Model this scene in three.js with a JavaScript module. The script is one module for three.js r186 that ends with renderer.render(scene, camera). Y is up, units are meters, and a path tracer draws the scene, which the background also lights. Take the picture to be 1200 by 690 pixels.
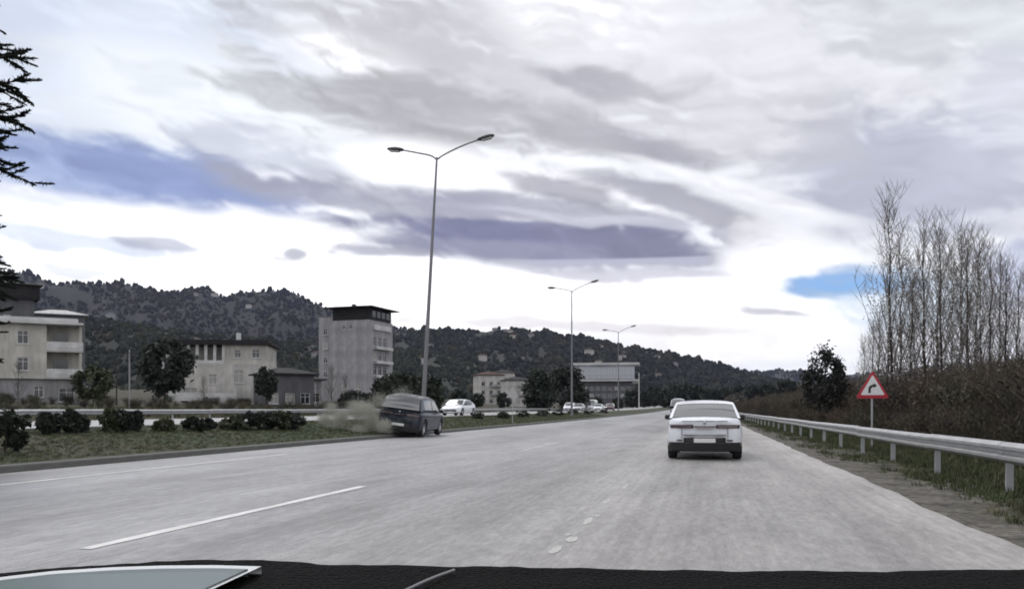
import * as THREE from 'three';
import { mergeGeometries, toCreasedNormals, mergeVertices } from 'three/addons/utils/BufferGeometryUtils.js';
import { RoundedBoxGeometry } from 'three/addons/geometries/RoundedBoxGeometry.js';
import { Brush, Evaluator, SUBTRACTION } from 'three-bvh-csg';

// ------------------------------------------------------------------ camera
const F = 1000, CX = 600, HORIZON = 480, EYE = 1.2;          // photograph pixels (1200 x 690)
const YAW = Math.atan(225 / F), CA = Math.cos(YAW), SA = Math.sin(YAW);
const scene = new THREE.Scene();
const camera = new THREE.PerspectiveCamera(2 * Math.atan(HORIZON / F) * 180 / Math.PI, 1200 / 960, 0.02, 9000);
camera.position.set(0, EYE, 0);
camera.rotation.y = YAW;
camera.focus = 1.0; camera.userData.fStop = 20;                // a fixed focus lens: the far distance is a little soft
camera.setViewOffset(1200, 960, 0, 0, 1200, 690);
const renderer = new THREE.WebGLRenderer({ antialias: true });
renderer.setSize(1024, 588);
renderer.toneMapping = THREE.LinearToneMapping;
renderer.toneMappingExposure = 1.0;
renderer.shadowMap.enabled = true;
renderer.shadowMap.type = THREE.PCFSoftShadowMap;

// a pixel and a depth give a point; the road runs along -z
const at = (px, py, t) => new THREE.Vector3(t * ((px - CX) / F * CA - SA), EYE + t * (HORIZON - py) / F, -t * (CA + (px - CX) / F * SA));
const side = (px) => (px - CX) / F * CA - SA;                 // lateral metres for one metre of depth

// ------------------------------------------------------------------ numbers
function rng(seed) { let a = seed >>> 0; return () => { a = (a + 0x6D2B79F5) | 0; let t = Math.imul(a ^ (a >>> 15), 1 | a); t = (t + Math.imul(t ^ (t >>> 7), 61 | t)) ^ t; return ((t ^ (t >>> 14)) >>> 0) / 4294967296; }; }
const lerp = (a, b, t) => a + (b - a) * t, clamp = (x, a = 0, b = 1) => Math.min(b, Math.max(a, x));
const sstep = (a, b, x) => { const t = clamp((x - a) / (b - a)); return t * t * (3 - 2 * t); };
function h2(x, y) { let n = Math.imul(x | 0, 374761393) + Math.imul(y | 0, 668265263); n = Math.imul(n ^ (n >>> 13), 1274126177); return ((n ^ (n >>> 16)) >>> 0) / 4294967296; }
function vn(x, y) { const i = Math.floor(x), j = Math.floor(y), u = x - i, v = y - j, a = u * u * (3 - 2 * u), b = v * v * (3 - 2 * v); return lerp(lerp(h2(i, j), h2(i + 1, j), a), lerp(h2(i, j + 1), h2(i + 1, j + 1), a), b); }
function fbm(x, y, o = 4) { let s = 0, w = 0.5, t = 0; for (let k = 0; k < o; k++) { s += w * vn(x, y); t += w; w *= 0.5; x = x * 2.03 + 17.3; y = y * 2.03 + 9.1; } return s / t; }
const pw = (pts) => (x) => { if (x <= pts[0][0]) return pts[0][1]; for (let k = 1; k < pts.length; k++) if (x <= pts[k][0]) return lerp(pts[k - 1][1], pts[k][1], (x - pts[k - 1][0]) / (pts[k][0] - pts[k - 1][0])); return pts[pts.length - 1][1]; };
const lin = (c) => { c /= 255; return c <= 0.04045 ? c / 12.92 : ((c + 0.055) / 1.055) ** 2.4; };

// ------------------------------------------------------------------ sky: broken grey cloud over a pale bright overcast
{
  const W = 3072, H = 1536, data = new Float32Array(W * H * 4), D = 180 / Math.PI;
  const toAE = (px, py) => { const az = Math.atan((px - CX) / F); return [az * D, Math.atan((HORIZON - py) / F * Math.cos(az)) * D]; };
  // x, y, half length, half height, turn (degrees, falling to the right), colour, strength of light, cover, raggedness
  const C = [
    [90, 60, 330, 150, 0, [216, 228, 248], 1.0, 0.8, 0.5],
    [20, 20, 90, 70, 0, [196, 208, 232], 1.0, 0.6, 0.6],
    [240, 125, 200, 70, 6, [243, 249, 255], 1.06, 0.8, 0.7],
    [480, 30, 130, 45, 4, [208, 208, 216], 1, 0.6, 0.9],
    [440, 18, 55, 22, 0, [180, 180, 190], 1, 0.7, 0.9],
    [420, 65, 70, 32, 10, [250, 250, 252], 1.4, 0.8, 0.7],
    [560, 90, 240, 60, 12, [196, 196, 204], 1, 0.75, 0.9],
    [400, 125, 120, 34, 8, [186, 186, 192], 1, 0.75, 0.9],
    [490, 130, 130, 34, 6, [170, 170, 176], 1, 0.8, 0.9],
    [700, 20, 120, 60, 15, [252, 252, 255], 1.4, 0.7, 0.7],
    [900, 90, 330, 110, 12, [222, 222, 230], 1.05, 0.75, 0.7],
    [1120, 20, 150, 60, 10, [205, 210, 216], 1, 0.6, 0.8],
    [1080, 205, 180, 75, 12, [172, 176, 198], 1, 0.85, 0.6],
    [1180, 130, 90, 90, 0, [206, 210, 226], 1, 0.6, 0.6],
    [700, 100, 80, 13, 14, [158, 158, 170], 1, 0.8, 0.6],
    [715, 166, 150, 20, 14, [150, 150, 164], 1, 0.85, 0.5],
    [640, 150, 90, 30, 12, [188, 188, 196], 1, 0.7, 0.8],
    [860, 150, 150, 40, 18, [212, 212, 220], 1, 0.6, 0.8],
    [300, 182, 120, 24, 4, [190, 196, 218], 1, 0.6, 0.9],
    [90, 198, 270, 40, 2, [142, 164, 216], 1, 0.9, 0.6],
    [220, 215, 170, 34, 4, [128, 146, 198], 1, 0.85, 0.7],
    [40, 250, 190, 26, 0, [186, 202, 238], 1, 0.8, 0.7],
    [430, 235, 210, 24, 6, [166, 168, 186], 1, 0.9, 0.7],
    [600, 252, 190, 20, 6, [162, 162, 182], 1, 0.85, 0.7],
    [475, 192, 70, 26, 4, [252, 252, 255], 1.3, 0.85, 0.7],
    [545, 205, 90, 14, 8, [250, 250, 254], 1.2, 0.8, 0.6],
    [690, 228, 150, 12, 14, [244, 244, 250], 1.25, 0.75, 0.6],
    [640, 224, 90, 12, 16, [158, 158, 172], 1, 0.85, 0.5],
    [800, 245, 150, 17, 16, [154, 154, 170], 1, 0.9, 0.5],
    [860, 270, 100, 16, 20, [178, 178, 190], 1, 0.8, 0.8],
    [860, 222, 170, 10, 17, [244, 244, 250], 1.15, 0.75, 0.5],
    [230, 292, 330, 46, 2, [255, 255, 255], 1.5, 0.95, 0.6],
    [330, 360, 420, 62, 0, [255, 255, 255], 1.5, 0.95, 0.4],
    [740, 352, 260, 36, 2, [254, 253, 255], 1.45, 0.95, 0.4],
    [70, 283, 150, 13, 4, [206, 220, 246], 1, 0.75, 0.7],
    [185, 286, 45, 9, 6, [186, 192, 212], 1, 0.85, 0.7],
    [100, 318, 60, 8, 4, [226, 230, 244], 1, 0.7, 0.8],
    [326, 300, 22, 6, 2, [176, 178, 194], 1, 0.9, 0.7],
    [620, 288, 240, 24, 1, [122, 124, 156], 1, 0.97, 0.5],
    [570, 272, 190, 12, 3, [112, 116, 152], 1, 0.9, 0.5],
    [730, 287, 130, 17, 9, [118, 119, 148], 1, 0.95, 0.5],
    [430, 300, 75, 9, 0, [158, 158, 178], 1, 0.9, 0.7],
    [740, 318, 190, 9, 3, [196, 196, 212], 1, 0.8, 0.8],
    [690, 262, 170, 5, 6, [206, 206, 222], 1.1, 0.7, 0.7],
    [905, 280, 42, 12, 10, [178, 176, 190], 1, 0.85, 0.7],
    [940, 330, 90, 60, 30, [250, 250, 253], 1.35, 0.8, 0.6],
    [992, 328, 66, 20, 0, [66, 142, 214], 1, 0.97, 0.5],
    [1060, 350, 90, 40, 0, [206, 226, 246], 1.05, 0.7, 0.7],
    [1190, 320, 60, 40, 0, [180, 190, 222], 1, 0.75, 0.6],
    [905, 369, 40, 5, 1, [190, 190, 200], 1, 0.85, 0.6],
    [860, 400, 140, 22, 0, [250, 248, 246], 1.25, 0.9, 0.5],
    [650, 384, 190, 8, 2, [226, 220, 222], 1.05, 0.7, 0.6],
  ].map(([px, py, rx, ry, rot, col, amp, op, rag]) => {
    const [a, e] = toAE(px, py), c = Math.cos(rot / D), s = Math.sin(rot / D), k = 1 / 17.45 * Math.cos(a / D) ** 1.6;
    return { a, e, rx: rx * k, ry: ry * k, c, s, col: col.map((v) => lin(v + (255 - v) * 0.14) * amp), op: op * 0.95, rag };
  });
  for (let j = H >> 1; j < H; j++) {
    const el = ((j + 0.5) / H - 0.5) * 180, cosE = Math.cos(el / D);
    for (let i = 0; i < W; i++) {
      const ang = ((i + 0.5) / W - 0.5) * 2 * Math.PI;                        // atan2(z, x)
      let az = (ang + Math.PI / 2 + YAW) * D; az = ((az + 540) % 360) - 180;   // degrees right of the optical axis
      const X = az * Math.max(0.25, cosE), e2 = el + X * 0.17, px = X * 0.11, py = e2 * 0.3;
      const w1 = fbm(px + 3.1, py + 1.7, 4) - 0.5, w2 = fbm(px + 31.4, py + 8.3, 4) - 0.5, wob = (fbm(X * 0.35 + 2, e2 * 0.6, 3) - 0.5) * 2.2, fine = fbm(X * 0.42 + 5 + wob, e2 * 1.5 + 3 + wob, 5) - 0.5;
      const cover = fbm(X * 0.045 + 11.2 + w1, el * 0.13 + 5.1 + w2, 4), m = sstep(0.42, 0.62, cover + fine * 0.15);
      let r = lerp(1.22, 0.56, m), g = lerp(1.23, 0.57, m), b = lerp(1.27, 0.66, m);
      if (Math.abs(az) < 60 && el < 45) {
        const inF = sstep(60, 40, Math.abs(az)) * sstep(45, 32, el);
        r = lerp(r, 0.98, inF * 0.75); g = lerp(g, 1.0, inF * 0.75); b = lerp(b, 1.05, inF * 0.75);
        for (const k of C) {
          const dx = az - k.a, dy = -(el - k.e);
          if (Math.abs(dx) > k.rx * 2.2 + 4 || Math.abs(dy) > k.rx * 1.2 + k.ry * 2 + 2) continue;
          const u = (dx + w1 * 7 * k.rag) * k.c + (dy + w2 * 2.4 * k.rag) * k.s, v = -(dx + w1 * 7 * k.rag) * k.s + (dy + w2 * 2.4 * k.rag) * k.c;
          const d = Math.sqrt((u / k.rx) ** 2 + (v / k.ry) ** 2) + fine * 1.5 * k.rag;
          const q = sstep(1.25, 0.55, d) * k.op;
          r = lerp(r, k.col[0], q); g = lerp(g, k.col[1], q); b = lerp(b, k.col[2], q);
        }
        const grain = 1 + fine * 0.3; r *= grain; g *= grain; b *= grain;
      }
      const o = (j * W + i) * 4; data[o] = r; data[o + 1] = g; data[o + 2] = b; data[o + 3] = 1;
    }
  }
  for (let j = 0; j < H >> 1; j++) for (let i = 0; i < W; i++) { const o = (j * W + i) * 4; data[o] = 0.3; data[o + 1] = 0.3; data[o + 2] = 0.31; data[o + 3] = 1; }
  const sky = new THREE.DataTexture(data, W, H, THREE.RGBAFormat, THREE.FloatType);
  sky.mapping = THREE.EquirectangularReflectionMapping; sky.magFilter = THREE.LinearFilter; sky.minFilter = THREE.LinearFilter; sky.needsUpdate = true;
  scene.background = sky; scene.environment = sky;
}
// the sun behind the cloud, ahead and a little to the left
const sun = new THREE.DirectionalLight(new THREE.Color(1, 0.96, 0.9), 1.2);
sun.position.set(-70, 130, -110); sun.target.position.set(-5, 0, -40); sun.castShadow = true; sun.shadow.radius = 24;
sun.shadow.mapSize.set(2048, 2048);
Object.assign(sun.shadow.camera, { left: -160, right: 160, top: 160, bottom: -160, near: 1, far: 500 });
scene.add(sun, sun.target);

// ------------------------------------------------------------------ textures and materials
function tex(n, fn, srgb = true, rep) {
  const d = new Uint8Array(n * n * 4);
  for (let j = 0; j < n; j++) for (let i = 0; i < n; i++) { const c = fn(i / n, j / n, i, j), o = (j * n + i) * 4; for (let k = 0; k < 3; k++) d[o + k] = clamp(Array.isArray(c) ? c[k] : c) * 255; d[o + 3] = 255; }
  const t = new THREE.DataTexture(d, n, n); t.wrapS = t.wrapT = THREE.RepeatWrapping; t.magFilter = THREE.LinearFilter; t.minFilter = THREE.LinearMipmapLinearFilter; t.generateMipmaps = true;
  if (srgb) t.colorSpace = THREE.SRGBColorSpace; if (rep) t.repeat.set(rep, rep); t.needsUpdate = true; return t;
}
function tnoise(u, v, f, seed, o = 4, fy = f) {   // noise that tiles over 0..1
  let s = 0, w = 0.5, t = 0;
  for (let k = 0; k < o; k++) {
    const x = u * f, y = v * fy, i = Math.floor(x), j = Math.floor(y), a = x - i, b = y - j, sa = a * a * (3 - 2 * a), sb = b * b * (3 - 2 * b), m = (p, q) => ((p % q) + q) % q;
    const h = (p, q) => h2(m(p, f) + seed * 131 + k * 977, m(q, fy) + seed * 57);
    s += w * lerp(lerp(h(i, j), h(i + 1, j), sa), lerp(h(i, j + 1), h(i + 1, j + 1), sa), sb); t += w; w *= 0.55; f *= 2; fy *= 2;
  }
  return s / t;
}
const T = {
  asphalt: tex(1024, (u, v, i, j) => { const g = h2(i, j), f = tnoise(u, v, 64, 3, 3), s = tnoise(u, v, 48, 7, 3, 4), p = tnoise(u, v, 6, 9, 4); return 0.72 + (g - 0.5) * 0.22 + (f - 0.5) * 0.2 + (s - 0.5) * 0.13 + (p - 0.5) * 0.16; }),
  grain: tex(512, (u, v, i, j) => 0.5 + (tnoise(u, v, 64, 11, 3) - 0.5) * 0.9 + (h2(i, j) - 0.5) * 0.3, false),
  soil: tex(1024, (u, v, i, j) => { const f = tnoise(u, v, 48, 21, 4), p = tnoise(u, v, 9, 23, 5), g = h2(i + 7, j + 3); return 0.7 + (f - 0.5) * 0.7 + (p - 0.5) * 0.5 + (g - 0.5) * 0.25; }),
  plaster: tex(512, (u, v, i, j) => { const p = tnoise(u, v, 4, 31, 5), s = tnoise(u, v, 24, 33, 3, 3), g = h2(i + 1, j + 9); return 0.84 + (p - 0.5) * 0.22 + (s - 0.5) * 0.12 + (g - 0.5) * 0.05; }),
  bark: tex(256, (u, v) => 0.7 + (tnoise(u, v, 24, 41, 4, 5) - 0.5) * 0.9),
  pad: tex(256, (u, v, i, j) => 0.5 + (tnoise(u, v, 64, 51, 2) - 0.5) * 1.2 + (h2(i, j) - 0.5) * 0.3, false),
};
const rgb = (r, g, b) => new THREE.Color().setRGB(r, g, b);
const std = (c, rough = 0.9, extra = {}) => new THREE.MeshStandardMaterial({ color: c, roughness: rough, ...extra });
const phy = (c, rough, extra = {}) => new THREE.MeshPhysicalMaterial({ color: c, roughness: rough, ...extra });
const M = {
  road: std(rgb(1, 1, 1), 0.52, { map: T.asphalt, bumpMap: T.grain, bumpScale: 0.004, vertexColors: true }),
  paintLine: std(rgb(0.95, 0.95, 0.93), 0.7, { map: T.plaster }),
  wornLine: std(rgb(0.68, 0.67, 0.65), 0.8, { map: T.plaster }),
  ground: std(rgb(1, 1, 1), 1, { map: T.soil, vertexColors: true, bumpMap: T.grain, bumpScale: 0.03 }),
  kerb: std(rgb(0.17, 0.17, 0.16), 0.9, { map: T.plaster }),
  grass: std(rgb(1, 1, 1), 0.95, { vertexColors: true }),
  leaf: phy(rgb(1, 1, 1), 0.85, { vertexColors: true, side: THREE.DoubleSide, transmission: 0.3, thickness: 0 }),
  darkLeaf: std(rgb(1, 1, 1), 0.85, { vertexColors: true, side: THREE.DoubleSide }),
  bark: std(rgb(0.11, 0.09, 0.075), 0.95, { map: T.bark }),
  paleBark: std(rgb(0.2, 0.185, 0.165), 0.95, { map: T.bark }),
  twig: std(rgb(0.17, 0.155, 0.145), 0.95),
  hill: std(rgb(1, 1, 1), 1, { vertexColors: true }),
  wood: std(rgb(1, 1, 1), 1),
  steel: std(rgb(0.62, 0.63, 0.64), 0.42, { metalness: 0.75, map: T.plaster }),
  dullSteel: std(rgb(0.42, 0.43, 0.44), 0.6, { metalness: 0.4 }),
  lampSteel: std(rgb(0.2, 0.2, 0.21), 0.55, { metalness: 0.4 }),
  lampHead: std(rgb(0.05, 0.05, 0.055), 0.5),
  lampGlass: phy(rgb(0.5, 0.5, 0.48), 0.25),
  white: phy(rgb(0.78, 0.8, 0.84), 0.35, { clearcoat: 1, clearcoatRoughness: 0.05 }),
  navy: phy(rgb(0.012, 0.018, 0.03), 0.5, { clearcoat: 0.45, clearcoatRoughness: 0.05, specularIntensity: 0.6 }),
  silver: phy(rgb(0.42, 0.43, 0.45), 0.35, { clearcoat: 1, clearcoatRoughness: 0.06, metalness: 0.5 }),
  red: phy(rgb(0.07, 0.012, 0.014), 0.35, { clearcoat: 1, clearcoatRoughness: 0.06 }),
  carGlass: phy(rgb(0.02, 0.022, 0.025), 0.05, { ior: 2.33 }),
  trim: std(rgb(0.018, 0.018, 0.02), 0.6),
  tyre: std(rgb(0.02, 0.02, 0.021), 0.9),
  rim: std(rgb(0.5, 0.5, 0.52), 0.35, { metalness: 0.8 }),
  tail: phy(rgb(0.035, 0.006, 0.008), 0.15, { clearcoat: 1 }),
  head: phy(rgb(0.6, 0.62, 0.65), 0.1, { clearcoat: 1 }),
  plate: std(rgb(0.7, 0.7, 0.68), 0.5),
  signRed: std(rgb(0.42, 0.02, 0.035), 0.45), signWhite: std(rgb(0.74, 0.73, 0.73), 0.45), black: std(rgb(0.012, 0.012, 0.013), 0.5),
  beige: std(rgb(0.66, 0.64, 0.58), 0.95, { map: T.plaster }),
  cream: std(rgb(0.66, 0.64, 0.6), 0.95, { map: T.plaster }),
  grey: std(rgb(0.44, 0.43, 0.44), 0.95, { map: T.plaster }),
  greyDark: std(rgb(0.15, 0.15, 0.16), 0.95, { map: T.plaster }),
  pale: std(rgb(0.78, 0.78, 0.77), 0.9, { map: T.plaster }),
  clad: std(rgb(0.6, 0.61, 0.66), 0.6, { map: T.plaster }),
  roofDark: std(rgb(0.035, 0.033, 0.035), 0.9, { map: T.soil }),
  roofRed: std(rgb(0.13, 0.06, 0.045), 0.9, { map: T.soil }),
  roofPale: std(rgb(0.4, 0.41, 0.42), 0.55, { map: T.plaster }),
  frame: std(rgb(0.6, 0.6, 0.59), 0.6), glass: phy(rgb(0.02, 0.023, 0.028), 0.08, { ior: 1.6 }),
  dash: phy(rgb(0.004, 0.004, 0.0045), 0.8, { specularIntensity: 0.14, bumpMap: T.pad, bumpScale: 0.006 }),
  reflectionFace: phy(rgb(0.1, 0.135, 0.135), 0.35, { specularIntensity: 0.6 }), reflectionRim: phy(rgb(0.72, 0.74, 0.75), 0.3),  // face and rim colours of the slab standing in for a dashboard reflection
  dust: std(rgb(0.42, 0.42, 0.37), 1),
  stone: std(rgb(0.55, 0.53, 0.5), 0.9, { map: T.plaster }),
};

// ------------------------------------------------------------------ scene helpers
const taken = {};
function numbered(n) { taken[n] = (taken[n] ?? -1) + 1; return taken[n] ? `${n}_${String(taken[n]).padStart(3, '0')}` : n; }
function shade(o) { o.castShadow = o.receiveShadow = true; return o; }
function mesh(name, geo, mat, parent) { const g = Array.isArray(geo) ? mergeGeometries(geo.map((x) => { let y = x.index ? x.toNonIndexed() : x; for (const k of Object.keys(y.attributes)) if (!['position', 'normal', 'uv'].includes(k)) y.deleteAttribute(k); return y; })) : geo; const m = shade(new THREE.Mesh(g, mat)); m.name = name; if (parent) parent.add(m); return m; }
function thing(name, label, category, pos, turn = 0, group) { const o = new THREE.Group(); o.name = numbered(name); o.userData = { label, category }; if (group) o.userData.group = group; if (pos) o.position.copy(pos); o.rotation.y = turn; scene.add(o); return o; }
function copy(o, pos, turn = 0, s = 1, label) { const c = o.clone(); c.name = numbered(o.name.replace(/_\d{3}$/, '')); c.userData = { ...o.userData }; if (label) c.userData.label = label; c.position.copy(pos); c.rotation.set(0, turn, 0); if (Array.isArray(s)) c.scale.set(...s); else c.scale.setScalar(s); scene.add(c); return c; }
function struct(name, geo, mat) { const m = mesh(numbered(name), geo, mat, scene); m.userData.kind = 'structure'; return m; }
function stuff(name, geo, mat, mats, cols, label, category) {
  const m = shade(new THREE.InstancedMesh(geo, mat, mats.length)); m.name = numbered(name);
  mats.forEach((x, i) => { m.setMatrixAt(i, x); if (cols) m.setColorAt(i, cols[i]); });
  m.userData = { kind: 'stuff', label, category }; scene.add(m); return m;
}
const box = (w, h, d, x = 0, y = 0, z = 0) => new THREE.BoxGeometry(w, h, d).translate(x, y, z);
const rbox = (w, h, d, x = 0, y = 0, z = 0, r = 0.02) => new RoundedBoxGeometry(w, h, d, 2, Math.min(r, w / 2.1, h / 2.1, d / 2.1)).translate(x, y, z);
const _q = new THREE.Quaternion(), _up = new THREE.Vector3(0, 1, 0);
function limb(p0, p1, r0, r1, seg = 5) {
  const d = new THREE.Vector3().subVectors(p1, p0), L = d.length(); const g = new THREE.CylinderGeometry(r1, r0, L, seg, 1, true);
  g.translate(0, L / 2, 0); g.applyQuaternion(_q.setFromUnitVectors(_up, d.normalize())); g.translate(p0.x, p0.y, p0.z); return g;
}
function gridGeo(nu, nv, fn, uvf, colf) {   // fn(i, j) -> [x, y, z]
  const p = [], uv = [], c = [], idx = [];
  for (let j = 0; j <= nv; j++) for (let i = 0; i <= nu; i++) { const q = fn(i, j); p.push(...q); uv.push(...(uvf ? uvf(q, i, j) : [i / nu, j / nv])); if (colf) c.push(...colf(q, i, j)); }
  for (let j = 0; j < nv; j++) for (let i = 0; i < nu; i++) { const a = j * (nu + 1) + i, b = a + 1, d = a + nu + 1, e = d + 1; idx.push(a, b, e, a, e, d); }
  const g = new THREE.BufferGeometry(); g.setAttribute('position', new THREE.Float32BufferAttribute(p, 3)); g.setAttribute('uv', new THREE.Float32BufferAttribute(uv, 2)); if (colf) g.setAttribute('color', new THREE.Float32BufferAttribute(c, 3));
  g.setIndex(idx); g.computeVertexNormals(); return g;
}

// ------------------------------------------------------------------ ground
const EDGE_R = 2.68, EDGE_L = -12.9, OPP_R = -18.7, OPP_L = -30.4, OPP_Y = 0.64;
const rise = (d) => d <= 0 ? 0 : d < 450 ? 1e-5 * d * d : 2.025 + 0.009 * (d - 450) * Math.exp(-(d - 450) / 900);
const profR = pw([[2, -0.06], [2.7, -0.03], [3.4, -0.05], [5, -0.05], [6.5, 0.05], [9, 0.6], [14, 1.6], [22, 2.6], [40, 4.2], [100, 7], [400, 18], [4000, 60]]);
const profL = pw([[-4000, 130], [-1500, 60], [-700, 32], [-300, 11], [-150, 5], [-76, 2.1], [-46, 1.0], [-33, 0.66], [-30.6, 0.6], [-30, 0.3], [-19, 0.2], [-18, 0], [-13.2, -0.1], [-12.9, -0.04], [-12, -0.06]]);
function G(x, d) {
  let y = x > -5 ? profR(x) : profL(x);
  const off = Math.max(sstep(4.5, 12, x), sstep(-33, -50, x));
  y += off * (fbm(x * 0.09, d * 0.09, 4) - 0.5) * 1.2;
  return y + rise(d);
}
{
  const xs = [], ds = [];
  for (const [a, b, s] of [[-2600, -700, 190], [-700, -150, 40], [-150, -50, 8], [-50, -30, 2], [-30, 2.5, 4], [2.5, 8, 0.25], [8, 24, 1], [24, 100, 8], [100, 1600, 120]]) for (let x = a; x < b - 1e-6; x += s) xs.push(x);
  xs.push(1600);
  for (let d = -30; d < 60; d += 0.6) ds.push(d); for (let d = 60; d < 5200; d *= 1.045) ds.push(d); ds.push(5200);
  const g = gridGeo(xs.length - 1, ds.length - 1, (i, j) => [xs[i], G(xs[i], ds[j]), -ds[j]], (q) => [q[0] / 3.1, q[2] / 3.1], (q) => {
    const [x, , z] = q, d = -z, n = fbm(x * 0.35 + 4, d * 0.35 + 9, 4), n2 = fbm(x * 0.05, d * 0.05 + 40, 4);
    const dirt = [0.2, 0.185, 0.16], grass = [0.075, 0.095, 0.035], brown = [0.085, 0.072, 0.05], dry = [0.13, 0.12, 0.075];
    const mix = (a, b, t) => a.map((v, k) => lerp(v, b[k], t));
    let c;
    if (x > 0) { const gr = mix(grass, dry, sstep(0.35, 0.65, n)); c = mix(dirt, gr, sstep(3.2, 4.6, x + (n - 0.5) * 2.6)); c = mix(c, brown, sstep(6, 9, x)); }
    else { c = mix(mix(dry, brown, sstep(0.3, 0.5, n)), grass, 0.6 * sstep(0.48, 0.66, n2)); if (x > -75) c = c.map((v) => v * 0.8); }
    return c;
  });
  struct('ground', g, M.ground);
}
// carriageways: aged grey chip seal, lanes worn by wheels
function roadGeo(x0, x1, y, d0, d1, wear, edgeNoise) {
  const n = 56, ds = []; for (let d = d0; d < 70; d += 0.9) ds.push(d); for (let d = 70; d < d1; d *= 1.035) ds.push(d); ds.push(d1);
  return gridGeo(n, ds.length - 1, (i, j) => { const d = ds[j]; let x = lerp(x0, x1, i / n); if (edgeNoise && i === n) x += (fbm(d * 0.9, 3.3, 4) - 0.5) * 0.28; return [x, y + rise(d), -d]; }, (q) => [q[0] / 2.9, q[2] / 11.3], (q) => wear(q[0], -q[2]));
}
const lanes = [-8.1, -3.3, 0.75];
struct('road', roadGeo(EDGE_L, EDGE_R, 0, -12, 900, (x, d) => {
  let l = 0.55; for (const c of lanes) for (const s of [-0.85, 0.85]) l -= 0.12 * Math.exp(-(((x - c - s) / 0.42) ** 2)) * (0.6 + 0.8 * fbm(x, d * 0.07, 3));
  for (const c of lanes) l -= 0.16 * Math.exp(-(((x - c) / 0.35) ** 2)) * fbm(x + 3, d * 0.05, 3);
  l += (fbm(x * 0.5, d * 0.08, 4) - 0.5) * 0.2 + (fbm(x * 1.7 + 8, d * 0.4, 4) - 0.5) * 0.1;
  l += 0.05 * sstep(1.5, 2.2, x);                                        // pale unworn shoulder
  l -= 0.1 * sstep(0.55, 0.7, fbm(x * 0.25 + d * 0.02, d * 0.035 + 30, 4)); l -= 0.07 * sstep(0.6, 0.7, fbm(x * 2.2, d * 0.9, 3));
  if (Math.abs(x - (-0.75 + 0.12 * Math.sin(d * 0.13))) < 0.07) l *= 0.85;
  const warm = sstep(-6, 1, x) * (0.5 + 0.6 * fbm(x * 0.3, d * 0.06 + 5, 3));
  return [l * (0.99 + 0.06 * warm), l * 0.99, l * (1.02 - 0.09 * warm)];
}, true), M.road);
struct('opposite_road', roadGeo(OPP_L, OPP_R, OPP_Y, -12, 900, (x, d) => { const l = 0.62 + (fbm(x * 0.4, d * 0.1 + 20, 4) - 0.5) * 0.1; return [l, l, l * 1.0]; }, false), M.road);
// painted lines
function strip(x0, x1, d0, d1, y = 0.004, ragged = 0) {
  const n = Math.max(2, Math.ceil((d1 - d0) / (ragged ? 0.12 : 3)));
  return gridGeo(2, n, (i, j) => { const d = lerp(d0, d1, j / n), w = ragged ? (fbm(d * 4 + x0 * 3, 1.7, 3) - 0.5) * ragged : 0; return [lerp(x0 - w, x1 + w * 0.7, i / 2), y + rise(d), -d]; }, (q) => [q[0] * 0.6, q[2] * 0.6]);
}
struct('edge_line', strip(-10.98, -10.84, -8, 21, 0.005, 0.04), M.paintLine);
for (let d = 23; d < 200; d += 9) struct('edge_line', strip(-10.97, -10.86, d, d + 6.5, 0.005, 0.12), M.wornLine);
for (let k = -1; k < 14; k++) struct('lane_line', strip(-5.27, -5.13, 6.35 + 18 * k, 12.5 + 18 * k, 0.005, 0.05), k === 0 ? M.paintLine : M.wornLine);
{ // what is left of the worn centre line: irregular flecks of paint
  const r = rng(71); for (const [d0, dx, a, b] of [[7.2, -0.02, 0.05, 0.2], [7.82, 0.03, 0.06, 0.16], [8.1, -0.05, 0.03, 0.08], [9.15, 0, 0.045, 0.3], [9.6, 0.05, 0.03, 0.1], [11.2, -0.02, 0.04, 0.35], [13.4, 0.02, 0.035, 0.4]]) {
    const s = new THREE.Shape(), m = 30; for (let q = 0; q < m; q++) { const t = q / m * 6.283, v = 0.6 + 0.55 * r(), x = Math.sign(Math.cos(t)) * Math.abs(Math.cos(t)) ** 0.6 * a * v, y = Math.sin(t) * b * (0.8 + 0.3 * r()); q ? s.lineTo(x, y) : s.moveTo(x, y); } s.closePath();
    struct('worn_lane_line', new THREE.ShapeGeometry(s).rotateX(-Math.PI / 2).translate(-1.22 + dx, 0.004 + rise(d0), -d0), M.wornLine);
  }
}
struct('opposite_edge_line', strip(OPP_R - 0.62, OPP_R - 0.5, -8, 400, OPP_Y + 0.005), M.paintLine);

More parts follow.
